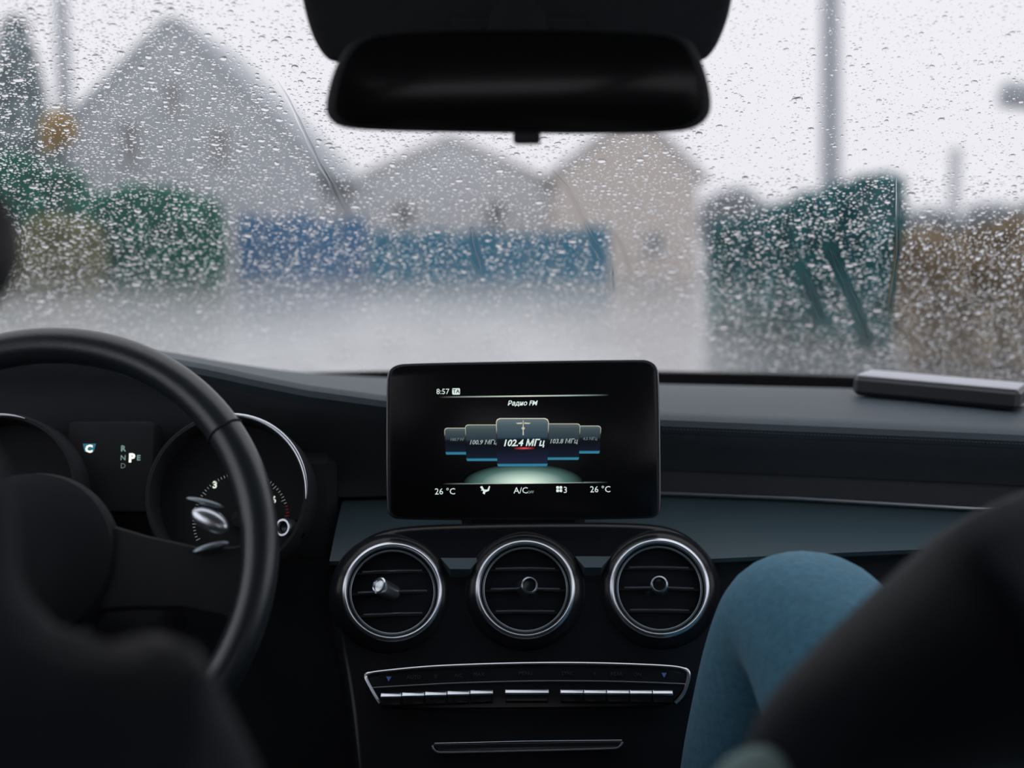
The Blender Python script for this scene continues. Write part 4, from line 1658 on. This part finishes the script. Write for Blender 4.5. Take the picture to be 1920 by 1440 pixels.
def fence(name, label, pxl, pxr, py_top, d, npan, m, slope=0):
    xl, xr, zt = gx(pxl, d), gx(pxr, d), hz(py_top, d)
    f_ = empty(name, ((xl + xr) / 2, d, 0), label, 'fence')
    w_ = (xr - xl) / npan
    for i in range(npan):
        b_ = MB()
        x0 = xl + w_ * i
        z_ = zt + slope * i + random.uniform(-.16, .10)
        n_ = 12
        vs = []
        for k_ in range(n_ + 1):
            yy = d + (.03 if k_ % 2 else -.03)
            for z2 in (.06, z_):
                vs += [V((x0 + .04 + (w_ - .08) * k_ / n_, yy, z2)), V((x0 + .04 + (w_ - .08) * k_ / n_, yy + .01, z2))]
        fs = []
        for k_ in range(n_):
            a_ = k_ * 4
            fs += [(a_, a_ + 4, a_ + 6, a_ + 2), (a_ + 1, a_ + 3, a_ + 7, a_ + 5), (a_ + 2, a_ + 6, a_ + 7, a_ + 3), (a_, a_ + 1, a_ + 5, a_ + 4)]
        b_.add(vs, fs).build('fence_panel', m, f_, smooth=False)
    for i in range(npan + 1):
        b_ = MB()
        z_ = zt + slope * i
        b_.box((xl + w_ * i, d + .08, z_ / 2 - .08), (.08, .08, z_ - .1))
        b_.build('fence_post', M_POST, f_, smooth=False)
    return f_


fence('sheet_fence', 'bright blue corrugated sheet fence below the gabled house', 448, 690, 398, 36, 5, M_BLUE, -.03)
fence('sheet_fence', 'lower teal blue sheet fence running in front of the low grey house', 690, 1142, 428, 35.5, 9, M_BLUE2)


def pole(name, label, px, d, r_, top, lean=0):
    x = gx(px, d)
    p_ = empty(name, (x, d, 0), label, 'pole')
    b_ = MB()
    b_.tube([(x, d, -.05), (x + lean * .5, d, top / 2), (x + lean, d, top)], [r_, r_ * .9, r_ * .8], 12)
    b_.build('shaft', M_POST, p_)
    b_ = MB()
    b_.box((x, d, .1), (r_ * 4, r_ * 4, .2), bev=.03)
    b_.build('footing', M_POST, p_)
    return p_, x


pole('utility_pole', 'grey pole at the far left just in front of the gabled house', 137, 38.6, .22, 9.5, -.05)
pl_, x_ = pole('utility_pole', 'tall grey pole rising behind the dark green hedge', 1558, 24, .19, 8.5, -.22)
M_POST = mat('pale_hazy_post', (.66, .68, .71), .7, var=.05)  # paler copy of the post grey with haze mixed into it
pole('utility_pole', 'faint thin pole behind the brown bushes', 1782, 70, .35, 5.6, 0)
# street lamp head at the right border
lx, ly, lz = gx(1905, 22), 22, hz(182, 22)
lamp = empty('street_lamp', (gx(2010, 22), 22, 0), 'grey street lamp head reaching in at the right border', 'lamp')
b = MB()
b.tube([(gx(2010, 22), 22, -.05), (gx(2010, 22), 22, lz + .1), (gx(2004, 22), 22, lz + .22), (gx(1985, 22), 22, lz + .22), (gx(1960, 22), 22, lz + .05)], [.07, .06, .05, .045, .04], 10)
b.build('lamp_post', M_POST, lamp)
b = MB()
b.box((lx + .12, ly, lz), (.95, .4, .36), Matrix.Rotation(R(6), 3, 'Y'), bev=.06)
b.build('lamp_head', mat('lamp_housing', (.42, .46, .50), .5), lamp)


def hedge(name, label, boxes, m, n, size, seed, core=True, cat='hedge'):
    c_ = np.mean(np.array([b_[:3] for b_ in boxes]), 0)
    h_ = empty(name, (c_[0], c_[1], 0), label, cat)
    foliage('foliage', m, h_, boxes, n, size, seed)
    b_ = MB()
    for q in boxes:
        zt = max(.3, q[2])
        b_.tube([(q[0], q[1], -.02), (q[0] + .05, q[1], zt * .5), (q[0], q[1], zt)], [.06, .05, .02], 6)
    b_.build('stems', M_BARK, h_)
    return h_


D = 34
hedge('green_hedge', 'dark green clipped hedge left of the blue fence',
      [(gx(px, D), D, hz(py, D) / 2, 45 / FPX * D, .5, hz(py, D) / 2, 4) for px, py in ((205, 365), (262, 350), (320, 355), (375, 372))], M_HEDGE, 9000, .16, 1)
D = 32.4
hedge('green_hedge', 'taller blue green hedge at the far left behind the khaki bush',
      [(gx(px, D), D, hz(py, D) / 2, 60 / FPX * D, .5, hz(py, D) / 2, 3.5) for px, py in ((-280, 310), (-170, 318), (-60, 300), (30, 290), (115, 318))], M_HEDGE, 14000, .16, 2)
D = 29
hedge('khaki_bush', 'yellowish khaki bush in front of the far left hedge',
      [(gx(px, D), D, hz(py, D) / 2, 48 / FPX * D, .5, hz(py, D) / 2, 2.5) for px, py in ((95, 405), (150, 412), (40, 430))], M_KHAKI, 5000, .12, 3, cat='bush')
D = 37
tr = empty('spruce_tree', (gx(45, D), D, 0), 'hazy grey green spruce at the top left corner', 'tree')
bx = []
for i in range(8):
    t = i / 7
    py = 70 + 230 * t
    bx.append((gx(48, D), D, hz(py, D), (26 + 50 * t) / FPX * D, (26 + 50 * t) / FPX * D, .6, 2))
foliage('foliage', M_SPRUCE, tr, bx, 7000, .16, 4)
b = MB()
b.tube([(gx(45, D), D, -.05), (gx(46, D), D, 4), (gx(48, D), D, hz(60, D))], [.16, .12, .03], 8)
b.build('trunk', M_BARK, tr)
D = 31
tr = empty('autumn_tree', (gx(132, D), D, 0), 'small tree with an orange autumn crown beside the far left pole', 'tree')
foliage('foliage', M_ORANGE, tr, [(gx(122, D), D, hz(240, D), 34 / FPX * D, .35, 34 / FPX * D), (gx(108, D), D, hz(268, D), 20 / FPX * D, .25, 16 / FPX * D)], 650, .09, 5)
b = MB()
b.tube([(gx(132, D), D, -.05), (gx(131, D), D, 2), (gx(130, D), D, hz(250, D))], [.07, .05, .02], 6)
b.build('trunk', M_BARK, tr)
# right-hand evergreen block, taller towards its right end
bx = []
for px, pyt, d in ((1372, 415, 17.5), (1420, 405, 17.0), (1470, 385, 16.5), (1525, 362, 16.0), (1580, 345, 15.5), (1630, 330, 15.0), (1668, 325, 14.6)):
    zt = hz(pyt, d)
    bx.append((gx(px, d), d + .4, zt / 2, 32 / FPX * d, .45, zt / 2, 5))
hedge('evergreen_hedge', 'dark teal evergreen hedge rising to the right below the tall pole', bx, M_HEDGE2, 16000, .07, 6)
bx = []
for px, pyt, d in ((1735, 430, 13.2), (1790, 440, 13.0), (1850, 425, 12.8), (1910, 410, 12.6), (1980, 405, 12.4), (2060, 415, 12.3), (2150, 400, 12.2)):
    zt = hz(pyt, d)
    bx.append((gx(px, d), d, zt / 2, 42 / FPX * d, .45, zt / 2, 3.5))
hedge('brown_bush', 'dry brown bushes filling the lower right of the windscreen', bx, M_BROWN, 15500, .07, 7, cat='bush')
D = 60
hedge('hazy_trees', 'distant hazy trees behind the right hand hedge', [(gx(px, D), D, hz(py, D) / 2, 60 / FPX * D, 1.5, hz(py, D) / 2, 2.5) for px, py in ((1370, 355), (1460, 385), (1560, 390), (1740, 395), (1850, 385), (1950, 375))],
      mat('hazy_leaf', (.40, .44, .47), .9, var=.1, scale=1), 6000, .3, 8, cat='trees')  # leaf colour lightened to carry the distance haze
